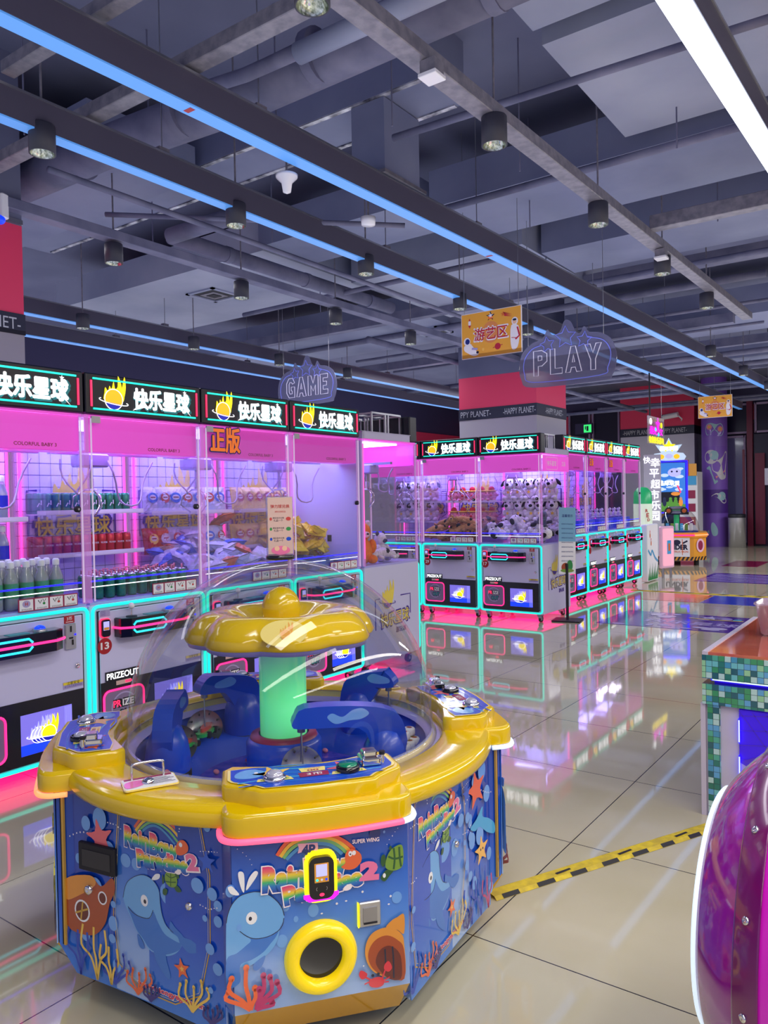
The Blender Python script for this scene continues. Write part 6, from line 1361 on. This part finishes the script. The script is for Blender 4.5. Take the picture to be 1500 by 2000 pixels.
# painted partition and lit bottle column at the end of the far row
t = thing('painted_partition', 'low white partition painted with green grass and a blue stream after the far row', 'partition', (-3.72, 12.2, 0))
b = MB(); b.box((0, .0, .45), (.1, .55, .88), 'sticker_white', bev=.02); b.build('board', t)
b = MB(frame_m((.052, 0, 0), (1, 0, 0))); b.stroke(catmull([(-.25, .5), (-.12, .42), (-.05, .48), (.1, .36), (.25, .3)], False, 5), .04, 0, 'cyan_p')
for i in range(12): b.flat([(-.26 + .04 * i, .03), (-.22 + .04 * i, .03), (-.25 + .045 * i, .16 + .07 * (i % 3))], .0005, 'leaf_green')
for x, z in ((-.15, .72), (-.1, .6)): b.disc(x, z, .02, .04, .001, 'uc_orange'); b.disc(x, z + .06, .018, .02, .001, 'plush_pink')
b.build('painting', t)
t = thing('lit_panel_stand', 'pink glowing upright panel leaning by the orange dome game', 'panel', (-3.62, 12.75, 0), R(70))
b = MB(); b.box((0, 0, .5), (.34, .06, .68), 'pinkpl', bev=.03); b.rod((-.1, 0, 0), (-.1, 0, .2), .02, 'steel'); b.rod((.1, 0, 0), (.1, 0, .2), .02, 'steel'); b.build('frame', t)
mat('pink_lit', (240, 170, 190), .3, emit=.45)
b = MB(frame_m((0, -.031, .5), (0, -1, 0))); b.flat(rrect(.28, .6, .03), .001, 'pink_lit'); b.box((.02, 0, .003), (.1, .22, .002), 'cyan_p'); b.box((.02, 0, .0045), (.05, .12, .001), 'uc_orange'); b.build('lit_face', t)
t = thing('bottle_column', 'tall green and white bottle-shaped lantern beyond the far row', 'lantern', (-4.4, 14.05, 0)); t.scale = (.9, .9, .82)
b = MB(); b.rod((0, 0, 0), (0, 0, .6), .17, 'sticker_white', n=24); b.build('base', t)
b = MB(); b.lathe([(.17, .6), (.18, .65), (.18, .95)], 'bottle_green', 24); b.lathe([(.18, .95), (.18, 1.45)], 'bottle_white', 24); b.lathe([(.18, 1.45), (.17, 1.7), (.1, 1.8), (0, 1.82)], 'bottle_green', 24); b.build('lantern', t)
b = MB(frame_m((.13, -.14, 1.2), (1, -1, 0))); b.text('R', -.02, .1, .06, .02, 'red_ink', bold=.04); b.text('E', .0, .0, .06, .02, 'red_ink', bold=.04); b.text('D', .02, -.1, .06, .02, 'red_ink', bold=.04); b.build('lettering', t)
t = thing('neon_column_sign', 'white neon lettering sign in a vertical line left of the tall advert screen', 'sign', (-4.42, 14.72, 0), R(20))
b = MB(); b.box((0, .03, 1.15), (.3, .05, 1.9), 'wall_lilac'); b.build('backing', t)
b = MB(frame_m((0, -.0, 0), (0, -1, 0)))
for i, ch in enumerate('幸平超市乐园'): b.text(ch, .05 - .02 * (i % 2), 1.95 - .2 * i, .17, .004, 'text_lit', bold=.02)
b.text('快', -.1, 2.0, .13, .004, 'text_lit'); b.build('neon_lettering', t)
# gift shelf by the white block
t = thing('gift_shelf', 'white rack of small gifts and red photo cards beside the purple column', 'shelf', (-5.18, 20.3, 0))
b = MB(); b.box((0, 0, .95), (.5, .5, 1.9), 'sticker_white'); 
for i in range(4): b.box((.0, -.255, .35 + .33 * i), (.4, .01, .2), 'maroon')
b.box((0, -.26, 1.75), (.45, .02, .35), 'cyan_p'); b.box((-.1, -.27, 2.0), (.3, .03, .4), 'red_ink'); b.box((.15, -.27, 1.95), (.18, .03, .3), 'sign_orange'); b.build('rack', t)
# steel bin
t = thing('steel_bin', 'round brushed steel waste bin by the glass window near the far doors', 'bin', (-4.17, 20.75, 0)); t.scale = (.74, .74, .9)
b = MB(); b.lathe([(.0, .0), (.27, 0), (.27, .82)], 'brushed', 32); b.build('body', t)
b = MB(); b.lathe([(.275, .82), (.275, .9), (.26, .92), (.17, .92), (.17, .86), (0, .86)], 'black_matte', 32); b.build('lid', t)

# ------------------------------------------------------------------ hanging signs
def wires(t, pts, z1, m='steel'):
    for x, z in pts:
        b = MB(); b.rod((x, 0, z), (x, .0, z1), .0025, m, n=5); b.build('wire', t)
def orange_sign(label, loc, s, top):
    t = thing('hanging_sign', label, 'sign', loc, 0, None)
    b = MB(); b.box((0, 0, 0), (.62 * s, .012, .42 * s), 'sign_white'); b.box((0, -.0065, 0), (.61 * s, .001, .41 * s), 'sign_orange'); b.build('board', t)
    b = MB(frame_m((0, -.0075, 0), (0, -1, 0)) @ Matrix.Scale(s, 4))
    b.disc(0, .01, .09, .1, .0003, 'sign_shade'); b.text('游艺区', .0, .0, .37, .001, 'sign_white', bold=.07, h=.14, rot=.0); b.text('游艺区', .0, .0, .345, .0018, 'sign_red', bold=.03, h=.115)
    b.star(.0, .155, .045, .001, 'ink', None, 0); b.star(0, .158, .028, .0014, 'sign_white', None, 10); b.text('快乐', 0, .14, .05, .002, 'gold_text', bold=.04)
    for dx in (-.01, .0, .012): b.flat([(.13, .16 + dx), (.22, .13 + dx), (.14, .145 + dx)], .001 + abs(dx) * .05, 'sign_red')
    b.star(.13, .155, .025, .0016, 'uc_orange')
    b.disc(-.22, .12, .014, .03, .001, 'sign_white'); b.flat([(-.235, .1), (-.205, .1), (-.22, .07)], .0012, 'sign_red'); b.flat([(-.23, .14), (-.21, .14), (-.22, .165)], .0012, 'sign_red')
    b.disc(.07, -.13, .03, .03, .001, 'sign_red'); b.stroke([(.02, -.14), (.07, -.125), (.12, -.12)], .006, .0014, 'sign_red'); b.disc(-.08, -.14, .014, .014, .001, 'star_y')
    # little astronaut, lower left
    b.disc(-.25, -.05, .035, .038, .001, 'sign_white'); b.disc(-.245, -.05, .024, .026, .0015, 'navy'); b.flat(catmull([(-.28, -.09), (-.22, -.07), (-.19, -.1), (-.15, -.15), (-.13, -.18), (-.18, -.19), (-.24, -.16), (-.28, -.13)], True, 3), .0012, 'sign_white'); b.stroke([(-.2, -.12), (-.14, -.13)], .02, .0016, 'mat_figure'); b.disc(-.14, -.16, .014, .012, .002, 'ink')
    # standing figure in a white suit, right edge
    b.disc(.245, .075, .032, .036, .001, 'sign_white'); b.disc(.243, .072, .02, .022, .0014, 'skin'); b.disc(.243, .088, .02, .01, .0016, 'ink'); b.flat(catmull([(.21, .04), (.28, .03), (.29, -.06), (.27, -.16), (.22, -.18), (.2, -.1)], True, 3), .0012, 'sign_white'); b.stroke([(.27, .02), (.29, -.06), (.25, -.09)], .016, .0016, 'sign_red'); b.stroke([(.21, -.07), (.27, -.08)], .006, .0018, 'sign_red')
    b.build('print', t); wires(t, [(-.28 * s, .2 * s), (.28 * s, .2 * s)], top - loc[2]); return t
def neon_sign(word, label, loc, s, top):
    t = thing('neon_sign', label, 'sign', loc, 0)
    out = [(-.36, -.26), (.36, -.26), (.46, -.22), (.5, -.1), (.5, .0), (.45, .13), (.34, .2), (.24, .22), (.19, .28), (.15, .22), (.1, .25), (.05, .35), (-.01, .36), (-.06, .26), (-.14, .24), (-.19, .3), (-.24, .22), (-.36, .18), (-.46, .1), (-.5, -.03), (-.48, -.17)]
    b = MB(frame_m((0, 0, 0), (0, -1, 0)) @ Matrix.Scale(s, 4)); b.prism(catmull(out, True, 4), -.004, .004, 'acrylic_sign'); b.build('board', t)
    b = MB(frame_m((0, -.008, 0), (0, -1, 0)) @ Matrix.Scale(s, 4))
    # outline letters as thin tubes
    glyph = {'P': [[(0, 0), (0, 1), (.45, 1), (.72, .85), (.72, .55), (.45, .38), (.25, .38), (.25, 0), (0, 0)], [(.25, .6), (.25, .8), (.45, .78), (.45, .62), (.25, .6)]],
             'L': [[(0, 0), (0, 1), (.25, 1), (.25, .22), (.62, .22), (.62, 0), (0, 0)]],
             'A': [[(0, 0), (.28, 1), (.52, 1), (.82, 0), (.56, 0), (.5, .18), (.3, .18), (.24, 0), (0, 0)], [(.35, .38), (.47, .38), (.41, .68), (.35, .38)]],
             'Y': [[(.28, 0), (.28, .4), (0, 1), (.26, 1), (.4, .65), (.55, 1), (.82, 1), (.52, .4), (.52, 0), (.28, 0)]],
             'G': [[(.7, .75), (.55, 1), (.2, 1), (0, .75), (0, .25), (.2, 0), (.7, 0), (.7, .55), (.4, .55), (.4, .35), (.48, .35), (.48, .2), (.28, .2), (.22, .3), (.22, .7), (.3, .8), (.45, .78), (.5, .7), (.7, .75)]],
             'M': [[(0, 0), (0, 1), (.25, 1), (.42, .6), (.6, 1), (.85, 1), (.85, 0), (.62, 0), (.62, .5), (.42, .2), (.23, .5), (.23, 0), (0, 0)]],
             'E': [[(0, 0), (0, 1), (.62, 1), (.62, .8), (.24, .8), (.24, .62), (.52, .62), (.52, .42), (.24, .42), (.24, .22), (.62, .22), (.62, 0), (0, 0)]]}
    x = -.34; H = .25
    for ch in word:
        wch = max(p[0] for p in glyph[ch][0])
        for lp in glyph[ch]: b.tube([(x + p[0] * .2, -.15 + p[1] * H, .0) for p in lp[:-1]], .0045, 'tube_off_white', 6, True)
        x += wch * .2 + .035
    for cx, cy, r, ro in ((-.19, .15, .08, 8), (0.0, .2, .11, 0), (.19, .15, .08, -8)):
        b.tube([(cx + (r if i % 2 == 0 else r * .5) * math.cos(R(90 + ro + 36 * i)), cy + (r if i % 2 == 0 else r * .5) * math.sin(R(90 + ro + 36 * i)), 0) for i in range(10)], .004, 'tube_off_blue', 6, True)
    b.tube(catmull([(.22, .17), (.38, .12), (.45, .0), (.42, -.14), (.34, -.21), (-.34, -.21), (-.44, -.12), (-.44, .02), (-.36, .12), (-.26, .15)], False, 5), .004, 'tube_off_blue', 6)
    b.build('neon_tubes', t); wires(t, [(-.4 * s, .16 * s), (.38 * s, .18 * s)], top - loc[2]); return t
orange_sign('orange hanging sign with red lettering left of the round PLAY sign', (-2.9, 5.5, 2.655), .86, 4.3)
orange_sign('small far orange hanging sign in front of the purple column', (-3.14, 14.0, 2.83), .88, 4.3)
neon_sign('PLAY', 'unlit acrylic neon sign reading PLAY with three stars', (-2.485, 6.0, 2.48), .83, 4.3)
neon_sign('GAME', 'unlit acrylic neon sign reading GAME behind the left row of machines', (-6.18, 7.0, 2.75), .93, 4.3)
t = thing('neon_sign', 'small vertical magenta and yellow neon board hanging before the white block', 'sign', (-3.6, 12.19, 2.335), R(90))
b = MB(); b.box((0, 0, 0), (.84, .01, .42), 'acrylic_clear'); b.build('board', t)
b = MB(frame_m((0, -.008, 0), (0, -1, 0))); b.star(.08, .1, .12, .001, 'neon_magenta'); b.disc(.26, .1, .05, .045, .0015, 'neon_yellow'); b.disc(-.28, .13, .06, .05, .001, 'neon_white'); b.text('最美少女', 0, -.0, .66, .002, 'neon_magenta', bold=.05, h=.13); b.disc(-.05, .02, .04, .03, .004, 'neon_cyan'); b.disc(.1, -.05, .035, .03, .004, 'neon_cyan'); b.text('收集快乐基地', 0, -.145, .76, .002, 'neon_yellow', bold=.06, h=.11)
b.build('neon_tubes', t)
b = MB(); b.rod((-.3, 0, .21), (-.3, 0, .95), .012, 'black_matte', n=6); b.build('cord', t)
b = MB(); b.rod((.3, 0, .21), (.3, 0, 1.96), .003, 'steel', n=5); b.build('wire', t)

# ------------------------------------------------------------------ ceiling services
def sbox(name, x0, x1, y0, y1, z0, z1, m, label, cat, grp=None):
    b = MB(); b.box(((x0 + x1) / 2, (y0 + y1) / 2, (z0 + z1) / 2), (x1 - x0, y1 - y0, z1 - z0), m)
    o = b.build(name); return tag(o, label, cat, grp)
def ceil_trim(n, x0, x1, y0, y1, z0, z1, m):
    b = MB(); b.box(((x0 + x1) / 2, (y0 + y1) / 2, (z0 + z1) / 2), (x1 - x0, y1 - y0, z1 - z0), m); o = b.build('trim_%d' % n); o['kind'] = 'structure'
# broad flat air ducts
ducts = [(-1.68, .9, 3.8, 5.1, 3.70, 3.98, 'duct_light', 'pale flat air duct directly left of the bright strip lamp'),
         (-1.68, .9, 2.3, 3.69, 3.72, 4.0, 'duct_light', 'pale flat air duct at the top edge of the photo'),
         (-3.3, .9, 5.25, 6.15, 3.66, 3.95, 'duct_grey', 'long grey air duct crossing behind the near ceiling lamps'),
         (-3.0, 1.2, 6.7, 7.5, 3.6, 3.95, 'duct_grey', 'grey air duct above the PLAY sign'),
         (-5.0, -3.05, 6.4, 8.4, 3.62, 3.95, 'duct_light', 'pale air duct between the two blue-lined beams above the middle island'),
         (-5.1, -3.45, 5.15, 5.85, 3.7, 3.98, 'duct_grey', 'short grey air duct over the left row of machines'),
         (-8.5, -5.1, 5.2, 6.9, 3.68, 3.98, 'duct_light', 'wide pale duct with a square vent above the left row'),
         (-9.5, -5.2, 8.2, 9.6, 3.62, 3.95, 'duct_grey', 'grey air duct above the GAME sign'),
         (-4.4, -1.0, 10.6, 11.7, 3.6, 3.95, 'duct_grey', 'grey air duct crossing over the far machine row'),
         (-7.5, 0.5, 13.6, 14.6, 3.55, 3.9, 'duct_grey', 'grey air duct crossing before the far doors'),
         (-6.9, -4.5, 3.0, 3.9, 3.75, 4.0, 'duct_grey', 'grey air duct behind the large round pipe at the left')]
for x0, x1, y0, y1, z0, z1, m_, lb in ducts: sbox('air_duct', x0, x1, y0, y1, z0, z1, m_, lb, 'air duct')
# duct with silver foil seams
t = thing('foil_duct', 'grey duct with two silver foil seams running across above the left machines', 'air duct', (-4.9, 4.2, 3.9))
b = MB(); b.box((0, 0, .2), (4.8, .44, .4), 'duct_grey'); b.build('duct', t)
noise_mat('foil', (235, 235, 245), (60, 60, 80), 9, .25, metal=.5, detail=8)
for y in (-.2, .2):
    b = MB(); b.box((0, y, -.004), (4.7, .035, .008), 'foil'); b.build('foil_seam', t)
# upright duct with a grille
t = thing('vent_shaft', 'dark upright duct ending in a square air grille near the smoke detector', 'air duct', (-2.97, 4.2, 3.42))
b = MB(); b.box((0, 0, .235), (.26, .40, .47), 'duct_grey'); b.build('shaft', t)
b = MB(); b.box((0, 0, -.01), (.32, .48, .02), 'galv'); b.box((0, 0, -.021), (.25, .4, .003), 'black_matte')
for i in range(6): b.box((0, -.17 + .068 * i, -.024), (.25, .012, .006), 'galv')
b.build('grille', t)
for i, (x, y, z) in enumerate([(-6.6, 5.95, 3.675), (-5.6, 8.9, 3.61)]):
    t = thing('square_vent', ['square ceiling vent on the wide pale duct above the left row', 'square ceiling vent on the duct above the GAME sign'][i], 'vent', (x, y, z))
    b = MB()
    for s_ in (-1, 1): b.box((s_ * .2, 0, 0), (.04, .44, .02), 'duct_light'); b.box((0, s_ * .2, 0), (.44, .04, .02), 'duct_light')
    b.build('frame', t); b = MB()
    for k in range(3): b.prism([(-.16 + .05 * k, -.16 + .05 * k), (.16 - .05 * k, -.16 + .05 * k), (.16 - .05 * k, .16 - .05 * k), (-.16 + .05 * k, .16 - .05 * k)], -.004 - .006 * k, .002, 'black_matte' if k % 2 == 0 else 'galv')
    b.build('louvre', t)
# round pipes and ducts
def pipe(label, pts, r, m_='pipe_grey', grp=None, bands=0):
    t = thing('ceiling_pipe', label, 'pipe', (0, 0, 0), 0, grp)
    b = MB(); b.tube(pts, r, m_, 16); b.build('pipe', t)
    if bands:
        a, c2 = Vector(pts[0]), Vector(pts[-1])
        for i in range(bands):
            p = a.lerp(c2, (i + .6) / bands); d = (c2 - a).normalized(); b = MB(); b.rod(p - d * .03, p + d * .03, r * 1.09, m_, n=20); b.build('pipe_band', t)
    return t
pipe('large round insulated pipe crossing the top left of the ceiling', [(-6.2, 2.95, 3.62), (-4.3, 3.0, 3.62), (-3.2, 3.1, 3.62), (-1.2, 3.12, 3.64)], .125, bands=5)
pipe('slim pale pipe lying beside the large round pipe at the top', [(-2.5, 2.82, 3.5), (-.9, 2.84, 3.5)], .05, 'duct_light')
pipe('grey pipe sagging away from the slim pale pipe', [(-3.3, 2.9, 3.62), (-2.9, 2.86, 3.55), (-2.45, 2.82, 3.51)], .035)
pipe('round pipe running away above machine 13 and its neighbours', [(-5.07, 4.12, 3.52), (-5.06, 7.2, 3.52)], .065, bands=3)
pipe('short round pipe crossing to meet the pipe over the left row', [(-5.07, 4.12, 3.52), (-4.35, 4.13, 3.52)], .065)
pipe('thin sprinkler pipe crossing left of the bright strip lamp', [(-2.7, 3.9, 3.55), (-.3, 4.03, 3.55)], .022)
pipe('long thin sprinkler pipe crossing under the grey duct', [(-3.1, 5.08, 3.55), (.2, 5.06, 3.55)], .026)
pipe('thin sprinkler pipe crossing above the PLAY sign', [(-3.4, 7.6, 3.5), (.2, 7.6, 3.5)], .026)
pipe('thin pipe crossing over the orange sign', [(-6.5, 6.3, 3.5), (-3.2, 6.3, 3.5)], .025)
pipe('slanting thin pipe above the left pillar', [(-4.9, 3.4, 3.45), (-3.1, 4.6, 3.3)], .018)
pipe('thin grey pipe running away beside the round pipe', [(-4.3, 2.6, 3.35), (-4.3, 9.0, 3.35)], .02)
rnd = random.Random(21)
for i in range(16):
    y = 7.9 + .82 * i; x0 = -8.5 + rnd.uniform(-.5, 1.5); x1 = -.3 + rnd.uniform(-1.8, 1.2); z = 3.35 + rnd.uniform(0, .3)
    if i % 3 == 0: sbox('ceiling_beam', x0, x1, y - .06, y + .06, z, z + .12, 'pipe_grey', 'one of the plain dark crossbeams in the far ceiling', 'beam', 'far crossbeams')
    else: tt = pipe('one of the thin dark pipes crossing the far ceiling', [(x0, y, z), (x1, y, z)], .02 + .02 * (i % 2), 'pipe_grey', 'far crossing pipes')
for i, x in enumerate((-6.0, -4.25, -1.2)): pipe(['far pipe running away on the left side of the ceiling', 'far pipe running away over the middle island', 'far pipe running away right of the near lamps'][i], [(x, 8.0, 3.42), (x, 19.5, 3.42)], .04, 'pipe_grey')
# steel channels
def channel(label, x0, y0, x1, y1, z, w, h, m_='galv'):
    a, c2 = Vector((x0, y0, z)), Vector((x1, y1, z)); d = c2 - a; L = d.length; ang = math.atan2(d.y, d.x)
    b = MB(Matrix.Translation((a + c2) / 2) @ Matrix.Rotation(ang, 4, 'Z')); b.box((0, 0, h / 2), (L, w, h), m_, bev=.006); return tag(b.build('ceiling_channel'), label, 'beam')
channel('steel channel crossing under the large pipe at the left', -5.4, 2.45, -1.9, 2.46, 3.38, .09, .07)
channel('pale steel channel crossing at the upper left corner', -3.6, 1.98, -1.9, 2.0, 3.4, .07, .06)
channel('pale steel channel crossing at the right edge behind the lamps', -1.74, 5.84, .4, 5.88, 3.3, .1, .1)
channel('galvanised cable tray carrying the near row of black can lamps', -1.86, 1.6, -1.72, 9.2, 3.24, .1, .07)
channel('dark cable tray carrying the lamps over the left row', -4.87, 2.6, -4.87, 11.0, 3.26, .1, .07, 'pipe_grey')
# long beams with a pale blue underside
def strip_beam(label, x0, y0, x1, y1, z, w, h, under, light=None):
    t = thing('strip_beam', label, 'light beam', ((x0 + x1) / 2, (y0 + y1) / 2, z), math.atan2(y1 - y0, x1 - x0)); L = math.hypot(x1 - x0, y1 - y0)
    b = MB(); b.box((0, 0, h / 2 + .004), (L, w, h), 'beam_dark'); b.box((0, -w / 2, h), (L, .012, .012), 'steel'); b.build('beam', t)
    b = MB(); b.box((0, 0, 0), (L, w * .92, .008), under); b.build('diffuser', t)
    n = int(L / 2.2)
    for i in range(n):
        b = MB(); b.rod((-L / 2 + 1 + 2.2 * i, 0, h), (-L / 2 + 1 + 2.2 * i, 0, 4.3 - z), .004, 'steel', n=5); b.box((-L / 2 + 1 + 2.2 * i, 0, h + .02), (.07, .05, .04), 'galv'); b.build('hanger', t)
    return t
strip_beam('long dark beam with a blue underside, nearest of the blue-lined beams', -2.93, -.3, -2.53, 15.5, 3.2, .095, .15, 'strip_blue')
strip_beam('second long dark beam with a blue underside, left of the nearest', -3.63, -.3, -3.62, 18.5, 3.2, .085, .15, 'strip_blue')
strip_beam('thin far-left blue-lined beam, right one of the pair above the left row', -7.12, 2.5, -7.25, 16.0, 3.2, .1, .15, 'strip_blue')
strip_beam('thin far-left blue-lined beam, leftmost of the pair above the left row', -8.02, 2.5, -8.2, 16.0, 3.2, .1, .15, 'strip_blue')
strip_beam('bright white strip lamp at the upper right, the only lit beam', -.88, .2, -.70, 7.2, 3.2, .115, .13, 'strip_lamp')
for p in ((-2.89, 2.45), (-2.83, 5.3)):
    b = MB(); b.box((p[0] + .03, p[1], 3.225), (.05, .03, .06), 'red_badge'); tag(b.build('red_tag'), 'small red tag on the side of the nearest blue-lined beam', 'tag', 'red tags on the beam')
# black can downlights
def can_lamp():
    t = thing('can_lamp', '', 'lamp'); b = MB(); b.lathe([(.0, .14), (.062, .14), (.064, .135), (.064, 0), (.058, 0)], 'lamp_can', 28); b.build('housing', t)
    b = MB(); b.rod((0, 0, .14), (0, 0, 1.2), .006, 'galv', n=6); b.build('stem', t)
    b = MB(); b.lathe([(.059, .001), (.055, .015), (.03, .045), (.0, .05)], 'reflector', 24); b.build('reflector', t)
    return t
cl = can_lamp(); index_children(); first = True
rows = [('near row under the galvanised tray', -1.8, [2.11, 3.48, 4.91, 6.32, 7.74], 0), ('second beam row', -3.62, [2.16, 3.46, 4.82, 6.26, 7.7, 9.1], 0), ('row above the left machines', -4.87, [3.44, 4.70, 5.97, 7.3], 0), ('far left row', -6.9, [4.5, 5.9, 7.3, 8.7], 0), ('far rows', -2.4, [10.5, 12.5, 14.5], 0)]
nth = ['first', 'second', 'third', 'fourth', 'fifth', 'sixth']
for rn, x, ys, _ in rows:
    for i, y in enumerate(ys):
        lb = 'black can lamp, %s from the camera in the %s' % (nth[i], rn)
        if first: cl.location = (x, y, 3.1); cl['label'] = lb; cl['group'] = 'black can lamps'; first = False
        else: dup(cl, (x, y, 3.1), 0, lb, 'black can lamps')
# detectors and access point
t = thing('access_point', 'white mushroom-shaped wireless access point between the blue-lined beams', 'wireless access point', (-2.95, 3.21, 3.12)); b = MB(); b.lathe([(0, -.06), (.022, -.05), (.03, .0), (.06, .03), (.062, .045), (0, .05)], 'white_plastic', 24); b.build('body', t); b = MB(); b.rod((0, 0, .04), (0, 0, .35), .006, 'galv', n=6); b.build('stem', t)
t = thing('smoke_detector', 'round white smoke detector on a stem by the upright duct', 'detector', (-3.045, 4.09, 3.17)); b = MB(); b.lathe([(0, -.02), (.045, -.018), (.05, .03), (0, .035)], 'white_plastic', 24); b.build('body', t); b = MB(); b.rod((0, 0, .03), (0, 0, .3), .008, 'galv', n=6); b.build('stem', t)
for i, (x, y) in enumerate(((-1.78, 2.87), (-1.75, 6.12))):
    t = thing('tray_sensor', ['square white sensor box under the galvanised tray, nearer the camera', 'square white sensor box under the galvanised tray, farther from the camera'][i], 'sensor', (x, y, 3.17)); b = MB(); b.box((0, 0, .035), (.075, .075, .06), 'galv'); b.build('box', t); b = MB(); b.box((0, 0, 0), (.09, .09, .018), 'white_plastic', bev=.004); b.build('cover', t)
t = thing('wall_camera', 'white camera on the left pillar above its red band', 'security camera', (-4.86, 2.6, 3.26), R(20)); b = MB(); b.box((0, 0, 0), (.1, .06, .16), 'white_plastic', bev=.015); b.build('body', t); b = MB(); b.ell((.02, -.02, -.09), (.03, .03, .03), 'button_blue'); b.build('lens', t)
t = thing('bullet_camera', 'white bullet camera on the red top of the white block', 'security camera', (-5.75, 21.0, 3.4), R(-30)); b = MB(); b.rod((-.25, -.1, 0), (.12, .05, .04), .07, 'white_plastic', n=14); b.build('body', t); b = MB(); b.rod((-.28, -.11, 0), (-.25, -.1, 0), .072, 'black_matte', n=14); b.build('lens', t); b = MB(); b.tube([(.1, .05, .03), (.18, .12, -.08), (.1, .18, -.12)], .02, 'white_plastic'); b.build('bracket', t)
# thin ceiling rods
for i, (x, y) in enumerate([(-2.5, 3.6), (-3.2, 3.4), (-4.0, 3.1), (-2.2, 4.6), (-1.3, 4.9), (-2.6, 5.6), (-4.4, 4.6), (-5.4, 4.2), (-1.4, 6.4), (-3.0, 6.8), (-5.6, 6.6), (-4.2, 2.4)]):
    b = MB(); b.rod((0, 0, 3.45), (0, 0, 4.3), .005, 'pipe_grey', n=5); tag(b.build('ceiling_rod', None, (x, y, 0)), 'thin threaded hanger rod dropping from the dark ceiling', 'rod', 'hanger rods')
